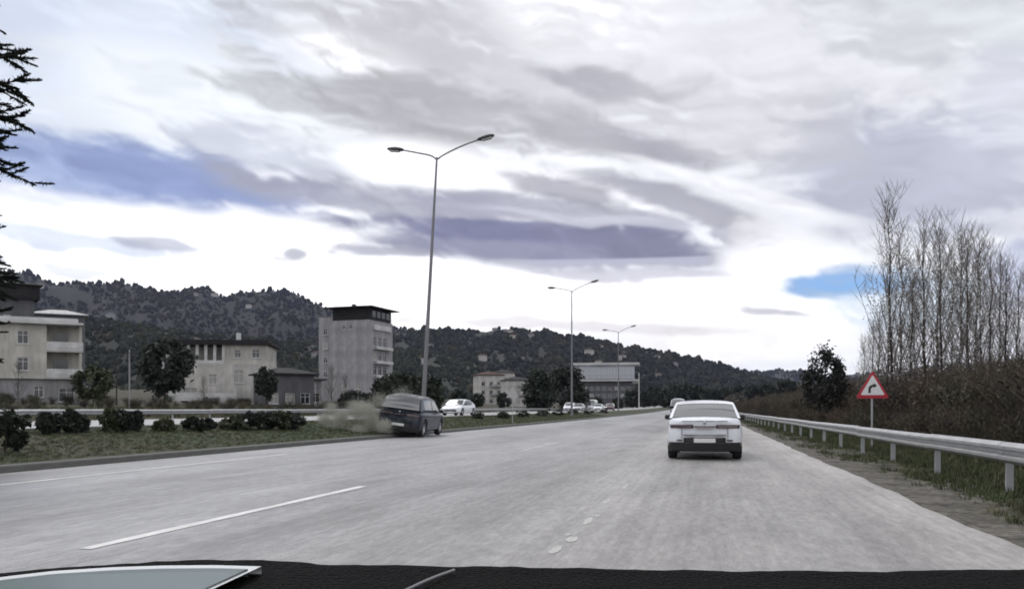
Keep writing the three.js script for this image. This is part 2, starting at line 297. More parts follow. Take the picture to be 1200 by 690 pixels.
// ------------------------------------------------------------------ median: kerb, grass mound
const medY = (x, d) => { const t = clamp((x - OPP_R) / (EDGE_L - 0.25 - OPP_R)); return lerp(0.64, 0.13, t) + 0.03 * Math.sin(Math.PI * t) + (fbm(x * 0.8, d * 0.5, 4) - 0.5) * 0.1 * Math.sin(Math.PI * t) + rise(d); };
{
  const ds = []; for (let d = -14; d < 90; d += 0.5) ds.push(d); for (let d = 90; d < 900; d *= 1.04) ds.push(d);
  struct('median', gridGeo(16, ds.length - 1, (i, j) => { const x = lerp(OPP_R, EDGE_L - 0.26, i / 16); return [x, medY(x, ds[j]), -ds[j]]; }, (q) => [q[0] / 2.3, q[2] / 2.3], (q) => {
    const n = fbm(q[0] * 0.5, q[2] * 0.22, 4), t = sstep(0.38, 0.62, n); return [lerp(0.06, 0.1, t), lerp(0.085, 0.1, t), lerp(0.03, 0.055, t)];
  }), M.ground);
  for (const [x0, x1, yb] of [[EDGE_L - 0.26, EDGE_L, 0.14], [OPP_R - 0.02, OPP_R + 0.2, OPP_Y + 0.03]]) {
    const s = new THREE.Shape(); s.moveTo(x0, -0.3); s.lineTo(x1, -0.3); s.lineTo(x1 - 0.02, yb - 0.03); s.quadraticCurveTo(x1 - 0.03, yb, x1 - 0.06, yb); s.lineTo(x0, yb); s.closePath();
    const g = new THREE.ExtrudeGeometry(s, { depth: 700, bevelEnabled: false, steps: 120 }); g.translate(0, 0, -688); const p = g.attributes.position; for (let i = 0; i < p.count; i++) p.setY(i, p.getY(i) + rise(-p.getZ(i))); g.computeVertexNormals();
    struct('kerb', g, M.kerb);
  }
}

// ------------------------------------------------------------------ hills
function hill(name, ridge, t, foot, seed, cols, wood) {
  // ridge: [pixel x, pixel y] of the skyline, t: depth of the crest in metres, foot: depth of the toe
  const prof = pw(ridge), x0 = ridge[0][0], x1 = ridge[ridge.length - 1][0], nu = Math.round((x1 - x0) / 5), nv = 26;
  const pt = (px, s) => {
    const bend = (fbm(px * 0.012 + seed, 2.2, 3) - 0.5) * 0.3, top = at(px, prof(px), t * (1 + bend)), toe = at(px, HORIZON, foot * (1 + bend * 0.5));
    toe.y = Math.min(G(toe.x, -toe.z), top.y * 0.5) - 6;
    const p = new THREE.Vector3();
    if (s <= 1) { p.lerpVectors(toe, top, s); const e = s * s * (1.7 - 0.7 * s), amp = Math.sin(Math.PI * Math.min(1, s * 1.0)); p.y = lerp(toe.y, top.y, e) + amp * (fbm(px * 0.03 + seed * 3, s * 3, 4) - 0.5) * (top.y - toe.y) * 0.35; }
    else { p.copy(top).addScaledVector(new THREE.Vector3(top.x, 0, top.z).normalize(), (s - 1) * t * 0.6); p.y = top.y * (1 - (s - 1) * 1.4); }
    if (s > 0.75 && s < 1.2) p.y += (fbm(px * 0.16, seed, 3) - 0.5) * t * 0.004 * (1 - Math.abs(s - 1) * 3);
    return p;
  };
  const g = gridGeo(nu, nv, (i, j) => { const p = pt(lerp(x0, x1, i / nu), j / nv * 1.35); return [p.x, p.y, p.z]; }, (q) => [q[0] * 0.02, q[2] * 0.02], (q, i, j) => {
    const n = fbm(i * 0.13 + seed, j * 0.4, 4), m = sstep(0.42, 0.62, n), o = fbm(i * 0.5 + seed * 7, j * 1.2, 3); return [0, 1, 2].map((k) => lerp(cols[0][k], cols[1][k], m) * (0.75 + 0.5 * o));
  });
  struct(name, g, M.hill);
  return { pt, x0, x1, t };
}
const blobGeo = (() => { const r = rng(5), g = new THREE.IcosahedronGeometry(1, 2), m = mergeVertices(g.deleteAttribute('normal').deleteAttribute('uv')); const p = m.attributes.position; for (let i = 0; i < p.count; i++) { const k = 0.7 + 0.55 * r(); p.setXYZ(i, p.getX(i) * k, p.getY(i) * k * 1.15, p.getZ(i) * k); } const f = m.toNonIndexed(); f.computeVertexNormals(); return f; })();
const woodMats = [], woodCols = [];
function plantWood(h, n, size, seed, tint, s0 = 0.1, s1 = 1.02) {
  const r = rng(seed), mm = new THREE.Matrix4();
  for (let k = 0; k < n; k++) {
    const px = lerp(h.x0, h.x1, r()), s = lerp(s0, s1, r() ** 0.7); if (fbm(px * 0.03 + seed, s * 7, 3) < 0.3) continue;
    const p = h.pt(px, s), z = size * (0.4 + 1.3 * r() * r()), pt = fbm(px * 0.05 + 9, s * 9 + 2, 3); mm.compose(p.add(new THREE.Vector3(0, z * 0.35, 0)), _q.setFromAxisAngle(_up, r() * 6.28), new THREE.Vector3(z, z * (0.8 + 0.7 * r()), z)); woodMats.push(mm.clone());
    const v = 0.6 + 0.8 * r(), br = sstep(0.45, 0.65, pt) * r(); woodCols.push(rgb(tint[0] * v * (1 + 0.9 * br), tint[1] * v * (1 + 0.45 * br), tint[2] * v));
  }
}
const farRidge = hill('far_mountain', [[-260, 330], [-120, 318], [0, 315], [30, 319], [62, 333], [95, 332], [150, 332], [178, 340], [205, 343], [222, 337], [240, 338], [262, 347], [290, 341], [330, 339], [352, 346], [372, 356], [400, 368], [440, 380], [520, 392], [640, 402]], 2400, 1200, 3, [[0.011, 0.013, 0.011], [0.016, 0.016, 0.013]]);
plantWood(farRidge, 9000, 4.6, 31, [0.02, 0.023, 0.018]);
const nearLeft = hill('wooded_hill', [[-260, 372], [-60, 368], [60, 368], [140, 380], [220, 392], [300, 398], [380, 404], [470, 410], [560, 420]], 900, 320, 8, [[0.014, 0.017, 0.013], [0.022, 0.024, 0.018]]);
plantWood(nearLeft, 9000, 2.3, 32, [0.02, 0.026, 0.019], 0.03);
const midHill = hill('wooded_hill', [[330, 402], [400, 394], [470, 389], [520, 387], [560, 388], [620, 388], [670, 393], [720, 405], [760, 411], [800, 418], [850, 430], [885, 440], [930, 452], [1000, 464]], 1300, 520, 12, [[0.016, 0.019, 0.016], [0.026, 0.028, 0.021]]);
plantWood(midHill, 14000, 2.9, 33, [0.021, 0.026, 0.023], 0.05);
const farBlue = hill('far_hill', [[800, 446], [860, 438], [895, 434], [930, 435], [965, 440], [1040, 436], [1140, 426], [1300, 420]], 3200, 1500, 15, [[0.016, 0.019, 0.015], [0.024, 0.025, 0.019]]);
plantWood(farBlue, 4000, 5.5, 34, [0.021, 0.025, 0.019]);
const rightHill = hill('wooded_hill', [[850, 466], [900, 458], [950, 452], [1000, 447], [1060, 440], [1130, 432], [1220, 424], [1420, 410]], 520, 180, 18, [[0.045, 0.04, 0.03], [0.07, 0.06, 0.045]]);
plantWood(rightHill, 5000, 1.6, 35, [0.04, 0.036, 0.028], 0.05);
stuff('hillside_wood', blobGeo, M.wood, woodMats, woodCols, 'dark mass of trees covering the hillsides behind the town', 'wood');

scene.fog = new THREE.FogExp2(new THREE.Color(0.56, 0.62, 1.0), 0.000036);

// ------------------------------------------------------------------ leaves, twigs, trees
function crown(seed, rx, ry, rz, n, leaf, col, clumps = 46, cone = 0) {
  const r = rng(seed), P = [], C = [], cs = [], g3 = () => (r() + r() + r() - 1.5) * 0.9, v = new THREE.Vector3(), a = new THREE.Vector3(), b = new THREE.Vector3();
  for (let k = 0; k < clumps; k++) { let x, y, z; do { x = r() * 2 - 1; y = r() * 2 - 1; z = r() * 2 - 1; } while (x * x + y * y + z * z > 1); const l = Math.hypot(x, y, z) || 1, q = lerp(l, 1, 0.45) / l; x *= q; y *= q; z *= q; if (cone) { const s = 1 - cone * (y + 1) / 2; x *= s; z *= s; } cs.push([x * 0.85, y * 0.88, z * 0.85, 0.16 + 0.16 * r(), 0.7 + 0.6 * r()]); }
  for (let k = 0; k < n; k++) {
    const c = cs[Math.floor(r() * clumps)]; v.set((c[0] + g3() * c[3]) * rx, (c[1] + g3() * c[3]) * ry, (c[2] + g3() * c[3]) * rz);
    a.set(r() - 0.5, r() - 0.5, r() - 0.5).normalize(); b.set(r() - 0.5, r() - 0.5, r() - 0.5).cross(a).normalize(); const s = leaf * (0.6 + 0.8 * r()); a.multiplyScalar(s); b.multiplyScalar(s * 0.55);
    const q = [v.clone().sub(a), v.clone().add(b), v.clone().add(a), v.clone().sub(b)]; for (const i of [0, 1, 2, 0, 2, 3]) P.push(q[i].x, q[i].y, q[i].z);
    const t = c[4] * (0.75 + 0.5 * r()); for (let i = 0; i < 6; i++) C.push(col[0] * t, col[1] * t, col[2] * t);
  }
  const g = new THREE.BufferGeometry(); g.setAttribute('position', new THREE.Float32BufferAttribute(P, 3)); g.setAttribute('color', new THREE.Float32BufferAttribute(C, 3)); g.computeVertexNormals(); return g;
}
function trunkGeo(seed, h, r0, limbs, spread, from = 0.35) {
  const r = rng(seed), gs = []; let p = new THREE.Vector3(); const pts = [p];
  for (let k = 1; k <= 5; k++) { const q = new THREE.Vector3(p.x + (r() - 0.5) * 0.06 * h, h * k / 5, p.z + (r() - 0.5) * 0.06 * h); gs.push(limb(p, q, r0 * (1 - (k - 1) * 0.17), r0 * (1 - k * 0.17), 7)); p = q; pts.push(q); }
  for (let k = 0; k < limbs; k++) { const f = lerp(from, 0.92, (k + r()) / limbs) * 5, i = Math.floor(f), s = new THREE.Vector3().lerpVectors(pts[i], pts[Math.min(5, i + 1)], f - i), an = k * 2.4, L = spread * (0.6 + 0.5 * r()) * (1.15 - f / 6), e = s.clone().add(new THREE.Vector3(Math.cos(an) * L, L * 0.6, Math.sin(an) * L)); gs.push(limb(s, e, r0 * 0.32, r0 * 0.08, 5)); }
  return gs;
}
function leafTree(name, label, category, pos, o) {
  const t = thing(name, label, category, pos, o.turn ?? 0, o.group), h = o.h, cy = o.cy ?? h * 0.58;
  mesh('trunk', trunkGeo(o.seed, h * 0.85, o.r ?? h * 0.02, 9, o.rx * 0.8, 0.3), M.bark, t);
  mesh('crown', crown(o.seed + 1, o.rx, h - cy, o.rz ?? o.rx, o.n ?? 2200, o.leaf ?? 0.28, o.col, o.clumps ?? 50, o.cone ?? 0).translate(0, cy, 0), M.darkLeaf, t);
  return t;
}
function bareGeo(seed, h, o = {}) {     // slender upright bare tree: trunk geometries, branch geometries
  const r = rng(seed), tr = [], br = [], pts = [new THREE.Vector3()], n = 8, r0 = o.r ?? 0.075, lean = (r() - 0.5) * 0.08;
  for (let k = 1; k <= n; k++) { const y = h * k / n; pts.push(new THREE.Vector3(lean * y + (r() - 0.5) * 0.12, y, (r() - 0.5) * 0.2)); tr.push(limb(pts[k - 1], pts[k], r0 * (1 - 0.9 * (k - 1) / n), r0 * (1 - 0.9 * k / n), 6)); }
  const nb = o.nb ?? 46, open = o.open ?? 0.42;
  for (let k = 0; k < nb; k++) {
    const f = lerp(o.from ?? 0.12, 0.97, (k + r() * 0.8) / nb), i = Math.min(n - 1, Math.floor(f * n)), s = new THREE.Vector3().lerpVectors(pts[i], pts[i + 1], f * n - i), an = k * 2.39996 + r(), L = (0.32 * (1 - f) + 0.07) * h * (0.6 + 0.7 * r()) * (o.reach ?? 1), tilt = open * (0.6 + 0.8 * r());
    const dir = new THREE.Vector3(Math.cos(an) * Math.sin(tilt), Math.cos(tilt), Math.sin(an) * Math.sin(tilt)), m = s.clone().addScaledVector(dir, L * 0.5), e = m.clone().addScaledVector(dir, L * 0.5).add(new THREE.Vector3(0, L * 0.08, 0)), rb = r0 * 0.34 * (1 - f * 0.6);
    br.push(limb(s, m, rb, rb * 0.6, 4), limb(m, e, rb * 0.6, 0.004, 3));
    for (let q = 0; q < (o.twigs ?? 11); q++) {
      const g = lerp(0.15, 0.98, r()), b = new THREE.Vector3().lerpVectors(s, e, g), a2 = r() * 6.28, t2 = 0.3 + 0.5 * r(), l2 = (0.25 + 0.6 * r()) * (o.twigLen ?? 1), d2 = new THREE.Vector3(Math.cos(a2) * Math.sin(t2), Math.cos(t2), Math.sin(a2) * Math.sin(t2)), e2 = b.clone().addScaledVector(d2, l2);
      br.push(limb(b, e2, 0.009, 0.004, 3)); const c2 = b.clone().lerp(e2, 0.5); br.push(limb(c2, c2.clone().add(new THREE.Vector3((r() - 0.5) * 0.4, 0.15 + 0.2 * r(), (r() - 0.5) * 0.4)), 0.006, 0.003, 3));
    }
  }
  return [tr, br];
}

// ------------------------------------------------------------------ vehicles
const interpM = (pts) => { const f = pw(pts); return (s) => (f(s - 0.012) + 2 * f(s) + f(s + 0.012)) / 4; };
const KIND = {
  sedan: { L: 4.62, W: 1.8, r: 0.325, deck: [[0, 0.9], [0.03, 0.985], [0.12, 1.0], [0.3, 0.95], [0.68, 0.92], [0.74, 0.93], [0.9, 0.8], [0.97, 0.68], [1, 0.58]], roof: [[0.1, 0.97], [0.2, 1.2], [0.3, 1.37], [0.42, 1.425], [0.55, 1.41], [0.62, 1.34], [0.76, 0.92]], rearGlass: [0.115, 0.285], roofS: [0.285, 0.605], front: [0.605, 0.748], bpill: 0.47, cpill: [0.12, 0.24], sideW: [0.24, 0.7] },
  suv: { L: 4.45, W: 1.84, r: 0.36, deck: [[0, 0.98], [0.03, 1.07], [0.3, 1.05], [0.7, 1.0], [0.75, 1.02], [0.92, 0.9], [1, 0.68]], roof: [[0.015, 1.04], [0.06, 1.36], [0.12, 1.6], [0.3, 1.67], [0.52, 1.64], [0.62, 1.53], [0.75, 1.0]], rearGlass: [0.022, 0.11], roofS: [0.11, 0.6], front: [0.6, 0.742], bpill: 0.45, cpill: [0.03, 0.17], sideW: [0.17, 0.7] },
  van: { L: 5.3, W: 2.0, r: 0.36, deck: [[0, 1.22], [0.8, 1.22], [0.86, 1.12], [0.96, 0.95], [1, 0.75]], roof: [[0.004, 1.2], [0.015, 2.1], [0.05, 2.42], [0.3, 2.5], [0.62, 2.45], [0.72, 2.25], [0.86, 1.14]], rearGlass: [0.006, 0.03], roofS: [0.03, 0.68], front: [0.68, 0.85], bpill: 0.62, cpill: [0.02, 0.6], sideW: [0.6, 0.8] },
};
const csg = new Evaluator(); csg.attributes = ['position', 'normal', 'uv'];
const bodies = {};
function bodyGeo(kind) {
  if (bodies[kind]) return bodies[kind];
  const K = KIND[kind], deck = interpM(K.deck), S = [0, 0.004, 0.012, 0.03, 0.06]; for (let s = 0.1; s < 0.93; s += 0.04) S.push(s); S.push(0.94, 0.97, 0.988, 0.996, 1);
  const prof = (s) => {
    const e = Math.abs(2 * s - 1), w = K.W / 2 * (1 - 0.07 * e ** 6 - 0.13 * e ** 40), y = deck(s), b = 0.2 + 0.1 * e ** 12, m = lerp(b, y, 0.52);
    return [[0, b], [w * 0.6, b], [w * 0.88, b + 0.01], [w * 0.965, b + 0.09], [w * 0.995, m - 0.1], [w, m], [w * 0.985, lerp(m, y, 0.45)], [w * 0.965, lerp(m, y, 0.72)], [w * 0.93, y - 0.045], [w * 0.87, y - 0.008], [w * 0.7, y + 0.008], [w * 0.4, y + 0.022], [0, y + 0.03]];
  };
  const rings = S.map((s) => { const p = prof(s), ring = [...p.map((q) => [q[0], q[1]]), ...p.slice(1, -1).reverse().map((q) => [-q[0], q[1]])], e = Math.abs(2 * s - 1) ** 16 * Math.sign(0.5 - s); return ring.map(([x, y]) => [x, y, K.L / 2 - s * K.L - e * (0.16 * (x / (K.W / 2)) ** 2 + 0.22 * Math.max(0, y - 0.62) ** 1.4 + 0.25 * Math.max(0, 0.42 - y))]); });
  const n = rings[0].length, P = [], U = [], I = []; rings.forEach((r, j) => r.forEach((q, i) => { P.push(...q); U.push(i / n, S[j]); }));
  for (let j = 0; j < rings.length - 1; j++) for (let i = 0; i < n; i++) { const a = j * n + i, b = j * n + (i + 1) % n, c = a + n, d = b + n; I.push(a, b, d, a, d, c); }
  for (const [j, flip] of [[0, 1], [rings.length - 1, 0]]) { const c = P.length / 3; let cy = 0, cz = 0; rings[j].forEach((q) => { cy += q[1] / n; cz += q[2] / n; }); P.push(0, cy, cz); U.push(0.5, 0.5); for (let i = 0; i < n; i++) { const a = j * n + i, b = j * n + (i + 1) % n; flip ? I.push(c, b, a) : I.push(c, a, b); } }
  let g = new THREE.BufferGeometry(); g.setAttribute('position', new THREE.Float32BufferAttribute(P, 3)); g.setAttribute('uv', new THREE.Float32BufferAttribute(U, 2)); g.setIndex(I); g.computeVertexNormals();
  { const p = g.attributes.position, nr = g.attributes.normal; let s = 0; for (let i = 0; i < p.count; i++) s += p.getX(i) * nr.getX(i); if (s < 0) { for (let i = 0; i < I.length; i += 3) [I[i], I[i + 1]] = [I[i + 1], I[i]]; g.setIndex(I); g.computeVertexNormals(); } }
  let A = new Brush(g); A.updateMatrixWorld();
  for (const s of [0.18, 0.815]) { const c = new Brush(new THREE.CylinderGeometry(K.r + 0.055, K.r + 0.055, K.W + 1, 28).rotateZ(Math.PI / 2)); c.position.set(0, K.r, K.L / 2 - s * K.L); c.updateMatrixWorld(); A = csg.evaluate(A, c, SUBTRACTION); A.updateMatrixWorld(); }
  const o = A.geometry.clone(); o.clearGroups(); return bodies[kind] = toCreasedNormals(o.index ? o.toNonIndexed() : o, 0.6);
}
function wheel(parent, x, y, z, r) {
  const w = new THREE.Group(); w.name = 'wheel'; w.position.set(x, y, z); parent.add(w); const sgn = Math.sign(x);
  mesh('tyre', new THREE.LatheGeometry([[r * 0.62, -0.1], [r * 0.9, -0.11], [r * 0.98, -0.09], [r, -0.05], [r, 0.05], [r * 0.98, 0.09], [r * 0.9, 0.11], [r * 0.62, 0.1]].map((p) => new THREE.Vector2(...p)), 28).rotateZ(Math.PI / 2), M.tyre, w);
  const rim = [new THREE.LatheGeometry([[r * 0.64, -0.09], [r * 0.64, 0.09], [r * 0.58, 0.08], [r * 0.56, -0.02], [0.001, -0.02]].map((p) => new THREE.Vector2(...p)), 24).rotateZ(-sgn * Math.PI / 2)];
  for (let k = 0; k < 5; k++) rim.push(box(0.03, r * 0.6, 0.06, sgn * 0.06, r * 0.3, 0).rotateX(k * Math.PI * 0.4));
  mesh('rim', rim, M.rim, w);
}
function car(kind, paint, o = {}) {      // heads to -z, stands on y = 0
  const K = KIND[kind], t = new THREE.Group(), L = K.L, deck = interpM(K.deck), roof = interpM(K.roof);
  mesh('body', bodyGeo(kind), paint, t);
  const rEnd = [K.roof[0][0] + 0.004, K.roof[K.roof.length - 1][0] - 0.004];
  const Pt = (s, q) => {
    const yb = deck(s) - 0.03, yr = roof(s), h = Math.max(0.005, yr - yb), wb = K.W / 2 * 0.925, tum = 0.26 * h + (kind === 'van' ? -0.14 * h : 0), v = 1 - Math.abs(q), sg = Math.sign(q) || 1;
    if (v <= 0.5) { const u = 2 * v; return [sg * (wb - tum * u ** 1.35), yb + 0.9 * h * u, L / 2 - s * L]; }
    const u = 2 * v - 1, wr = wb - tum; return [sg * wr * (1 - u) ** 0.85, yr - 0.1 * h * (1 - u) ** 2.2, L / 2 - s * L];
  };
  const V = (a) => new THREE.Vector3(...a);
  const patch = (s0, s1, q0, q1, n, m, off) => gridGeo(n, m, (i, j) => {
    const s = lerp(s0, s1, i / n), q = lerp(q0, q1, j / m), p = V(Pt(s, q)), a = V(Pt(s + 0.004, q)).sub(V(Pt(s - 0.004, q))), b = V(Pt(s, clamp(q + 0.01, -1, 1))).sub(V(Pt(s, clamp(q - 0.01, -1, 1)))), nn = a.cross(b); if (nn.lengthSq() < 1e-14) nn.set(0, 1, 0); nn.normalize(); if (nn.dot(new THREE.Vector3(p.x, Math.max(0.15, p.y - 0.9), 0)) < 0) nn.negate();
    p.addScaledVector(nn, off); return [p.x, p.y, p.z];
  });
  if (!o.noCabin) {
    const cab = new THREE.Group(); cab.name = 'cabin'; t.add(cab);
    mesh('interior', patch(rEnd[0], rEnd[1], -1, 1, 40, 28, 0), M.trim, cab);
    mesh('windscreen', patch(K.front[0], K.front[1], -0.46, 0.46, 10, 12, 0.008), M.carGlass, cab);
    mesh('rear_window', patch(K.rearGlass[0], K.rearGlass[1], -0.46, 0.46, 10, 12, 0.008), M.carGlass, cab);
    mesh('roof', patch(K.roofS[0], K.roofS[1], -0.5, 0.5, 16, 16, 0.014), paint, cab);
    for (const g of [-1, 1]) {
      mesh('roof_rail', patch(rEnd[0], rEnd[1], 0.46 * g, 0.58 * g, 40, 4, 0.014), paint, cab);
      mesh('pillar', patch(K.cpill[0], K.cpill[1], 0.57 * g, 0.99 * g, 8, 8, 0.014), paint, cab);
      const mid = K.bpill; for (const [a, b] of [[K.sideW[0], mid - 0.012], [mid + 0.012, K.sideW[1]]]) if (b - a > 0.03) mesh('side_window', patch(a, b, 0.58 * g, 0.96 * g, 8, 6, 0.008), M.carGlass, cab);
    }
  }
  const hw = K.W / 2, zr = L / 2, zf = -L / 2, yt = deck(0.02);
  const rear = (x0, x1, y0, y1, off, n = 14, m = 6) => gridGeo(n, m + 2, (i, j) => { const x = lerp(x0, x1, i / n), v = clamp((j - 1) / m), y = lerp(y0, y1, v), lip = j === 0 || j === m + 2 || i === 0 || i === n; return [x, y, zr + (lip ? -0.06 : off) - (0.16 * (x / hw) ** 2 + 0.22 * Math.max(0, y - 0.62) ** 1.4 + 0.25 * Math.max(0, 0.42 - y))]; });
  for (const g of [-1, 1]) {
    mesh('tail_light', kind !== 'van' ? rear(g * 0.26, g * (hw - 0.07), yt - 0.2, yt - 0.115, 0.014) : kind === 'van' ? rbox(0.12, 0.5, 0.06, g * (hw - 0.16), 1.0, zr - 0.07, 0.03) : rbox(0.42, 0.13, 0.16, g * (hw - 0.33), yt - 0.15, zr - 0.15, 0.04).rotateY(0), M.tail, t);
    mesh('headlight', rbox(0.4, 0.13, 0.2, g * (hw - 0.34), deck(0.97) - 0.08, zf + 0.2, 0.05), M.head, t);
    const mir = mesh('mirror', rbox(0.2, 0.13, 0.1, g * (hw + 0.07), deck(0.7) + 0.07, L / 2 - 0.69 * L, 0.045), o.mirror ?? M.trim, t);
  }
  mesh('rear_bumper', [rear(-hw + 0.06, hw - 0.06, 0.2, 0.42, 0.02, 24), rear(-0.5, 0.5, 0.4, 0.53, 0.012, 12)], M.trim, t);
  if (kind !== 'van') {
    mesh('lamp_strip', rear(-0.25, 0.25, yt - 0.185, yt - 0.15, 0.008), M.tail, t);
    for (const q of [[-0.54, -0.53, 0.5, yt - 0.21, 0.003, 2], [0.53, 0.54, 0.5, yt - 0.21, 0.003, 2], [-0.52, 0.52, 0.585, 0.597, 0.003, 12, 2], [-0.62, 0.62, yt - 0.035, yt - 0.025, 0.004, 12, 2]]) mesh('panel_gap', rear(...q), M.trim, t);
    mesh('badge', rear(-0.045, 0.045, yt - 0.1, yt - 0.03, 0.012, 4, 2), M.rim, t);
    for (const g of [-1, 1]) mesh('reflector', rear(g * 0.5, g * 0.68, 0.455, 0.485, 0.012, 4, 2), M.tail, t);
  }
  mesh('license_plate', rbox(0.5, 0.1, 0.01, 0, 0.465, zr + 0.018, 0.004), M.plate, t);
  mesh('grille', rbox(K.W * 0.6, 0.16, 0.08, 0, 0.42, zf + 0.09, 0.03), M.trim, t);
  if (kind === 'sedan') mesh('boot_trim', rbox(0.5, 0.03, 0.03, 0, 0.76, zr - 0.03, 0.012), M.rim, t);
  for (const g of [-1, 1]) for (const s of [0.18, 0.815]) wheel(t, g * (hw - 0.13), K.r, L / 2 - s * L, K.r);
  mesh('underbody', box(K.W * 0.82, 0.12, L * 0.86, 0, 0.26, 0), M.trim, t);
  return t;
}
function addCar(name, c, label, category, pos, turn, group) { const o = thing(name, label, category, pos, turn, group); while (c.children.length) o.add(c.children[0]); return o; }

const onRoad = (x, d, y = 0) => new THREE.Vector3(x, y + rise(d), -d);
// the white saloon ahead
addCar('white_car', car('sedan', M.white), 'white saloon car driving ahead in the right lane, seen from behind', 'car', onRoad(0.02, 23.0), 0.0);
// the dark car that has run up on the median
{
  const p = at(487, 511, 38.5), o = addCar('dark_car', car('suv', M.navy), 'dark blue car run up on the median kerb in a cloud of dust', 'car', new THREE.Vector3(-12.9, 0.1, p.z), 0.07);
  o.rotation.z = -0.125; o.rotation.x = 0.01; o.position.y = 0.12; o.scale.setScalar(1.06);
}
{
  const w2 = car('sedan', M.white); addCar('oncoming_car', w2, 'white car on the opposite road just beyond the dark car', 'car', onRoad(-21.0, 72, OPP_Y), Math.PI - 0.05);
  const far = [['suv', M.white, -24.5, 158, 'white car farthest out beside the two dark evergreens', 'car'], ['sedan', M.silver, -21.6, 150, 'silver car beside the dark evergreens on the opposite road', 'car'], ['sedan', M.white, -21.2, 176, 'white saloon between the evergreens and the big pale building', 'car'], ['van', M.white, -25, 196, 'white delivery van on the opposite road before the big pale building', 'van'], ['suv', M.red, -21.4, 200, 'dark red car in front of the white delivery van', 'car'], ['sedan', M.silver, -25.3, 230, 'silver car behind the white delivery van', 'car']];
  for (const [k, m, x, d, l, cat] of far) addCar('oncoming_car', car(k, m), l, cat, onRoad(x, d, OPP_Y), Math.PI, undefined);
  addCar('white_van', car('van', M.white), 'white van far ahead, just showing past the white saloon', 'van', onRoad(-3.25, 113), 0);
}
// dust thrown up behind the dark car: loose specks, thinning outwards
{
  const r = rng(77), g3 = () => (r() + r() + r() + r() - 2) * 0.9, mats = [], mm = new THREE.Matrix4(), cols = [], dv = new THREE.Vector3(), c = at(440, 500, 36.5);
  const puffs = []; for (let k = 0; k < 40; k++) { const u = r(); puffs.push([0.9 - 3.4 * u, 0.05 + r() * (1.7 - 0.7 * u), (r() - 0.5) * 2.2, 0.14 + r() * 0.36]); };
  for (let k = 0; k < 110000; k++) {
    const p = puffs[Math.floor(r() * puffs.length)]; dv.set(c.x + p[0] + g3() * p[3], 0.2 + Math.abs(p[1] + g3() * p[3] * 0.8), c.z + p[2] + g3() * p[3]); const s = 0.004 + 0.006 * r() * r();
    mm.makeScale(s, s, s).setPosition(dv); mats.push(mm.clone()); const v = 0.8 + 0.4 * r(); cols.push(rgb(v, v, v));
  }
  stuff('dust_cloud', new THREE.IcosahedronGeometry(1, 0), M.dust, mats, cols, 'pale dust hanging behind the dark car on the median', 'dust');
}

// ------------------------------------------------------------------ street lamps
function streetLamp(label) {
  const t = thing('street_lamp', label, 'street lamp', undefined, 0, 'twin armed lamps along the median'), H = 14.9;
  mesh('base', [rbox(0.5, 0.08, 0.5, 0, 0.04, 0), limb(new THREE.Vector3(0, 0.08, 0), new THREE.Vector3(0, 0.5, 0), 0.16, 0.14, 12)], M.lampSteel, t);
  mesh('pole', new THREE.CylinderGeometry(0.055, 0.135, H - 0.3, 12, 6).translate(0, (H - 0.3) / 2 + 0.3, 0), M.lampSteel, t);
  for (const [sx, L, up, tilt] of [[-1, 2.05, 0.42, 0.06], [1, 2.35, 0.95, 0.25]]) {
    const c = new THREE.CatmullRomCurve3([new THREE.Vector3(0, H - 0.15, 0), new THREE.Vector3(sx * 0.25, H + 0.05, 0), new THREE.Vector3(sx * L * 0.6, H + up * 0.65, 0), new THREE.Vector3(sx * L, H + up, 0)]);
    mesh('arm', new THREE.TubeGeometry(c, 14, 0.045, 7), M.lampSteel, t);
    const h = new THREE.Group(); h.name = 'lamp_head'; h.position.set(sx * L, H + up, 0); h.rotation.z = sx * tilt; t.add(h);
    const s = new THREE.SphereGeometry(1, 18, 10); s.scale(0.52, 0.13, 0.2); s.translate(sx * 0.42, 0.02, 0); mesh('housing', s, M.lampHead, h);
    mesh('lens', rbox(0.55, 0.07, 0.26, sx * 0.48, -0.09, 0, 0.03), M.lampGlass, h);
  }
  return t;
}
{
  const a = streetLamp('tall twin armed street lamp leaning beside the dark car on the median'); a.position.set(-15.4, medY(-15.4, 45.5), -45.5); a.rotation.z = -0.058;
  const spots = [[101, 'second twin armed street lamp along the median, beyond the leaning one'], [158, 'third twin armed street lamp along the median, above the big pale building']];
  for (const [d, l] of spots) { const c = copy(a, new THREE.Vector3(-15.4, medY(-15.4, d), -d), 0, 1, l); }
}
{ // slim mast by the big building
  const d = 300, p = new THREE.Vector3(side(749) * d, 0, 0), t = thing('mast', 'slim pale mast with a short arm beside the big pale building', 'mast', new THREE.Vector3(side(749) * 310, G(-25, 300) + 0.5, -at(749, 480, 310).z * -1));
  mesh('pole', new THREE.CylinderGeometry(0.12, 0.2, 13, 8).translate(0, 6.5, 0), M.pale, t); mesh('arm', box(2.4, 0.18, 0.18, -1.2, 9.4, 0), M.pale, t);
}

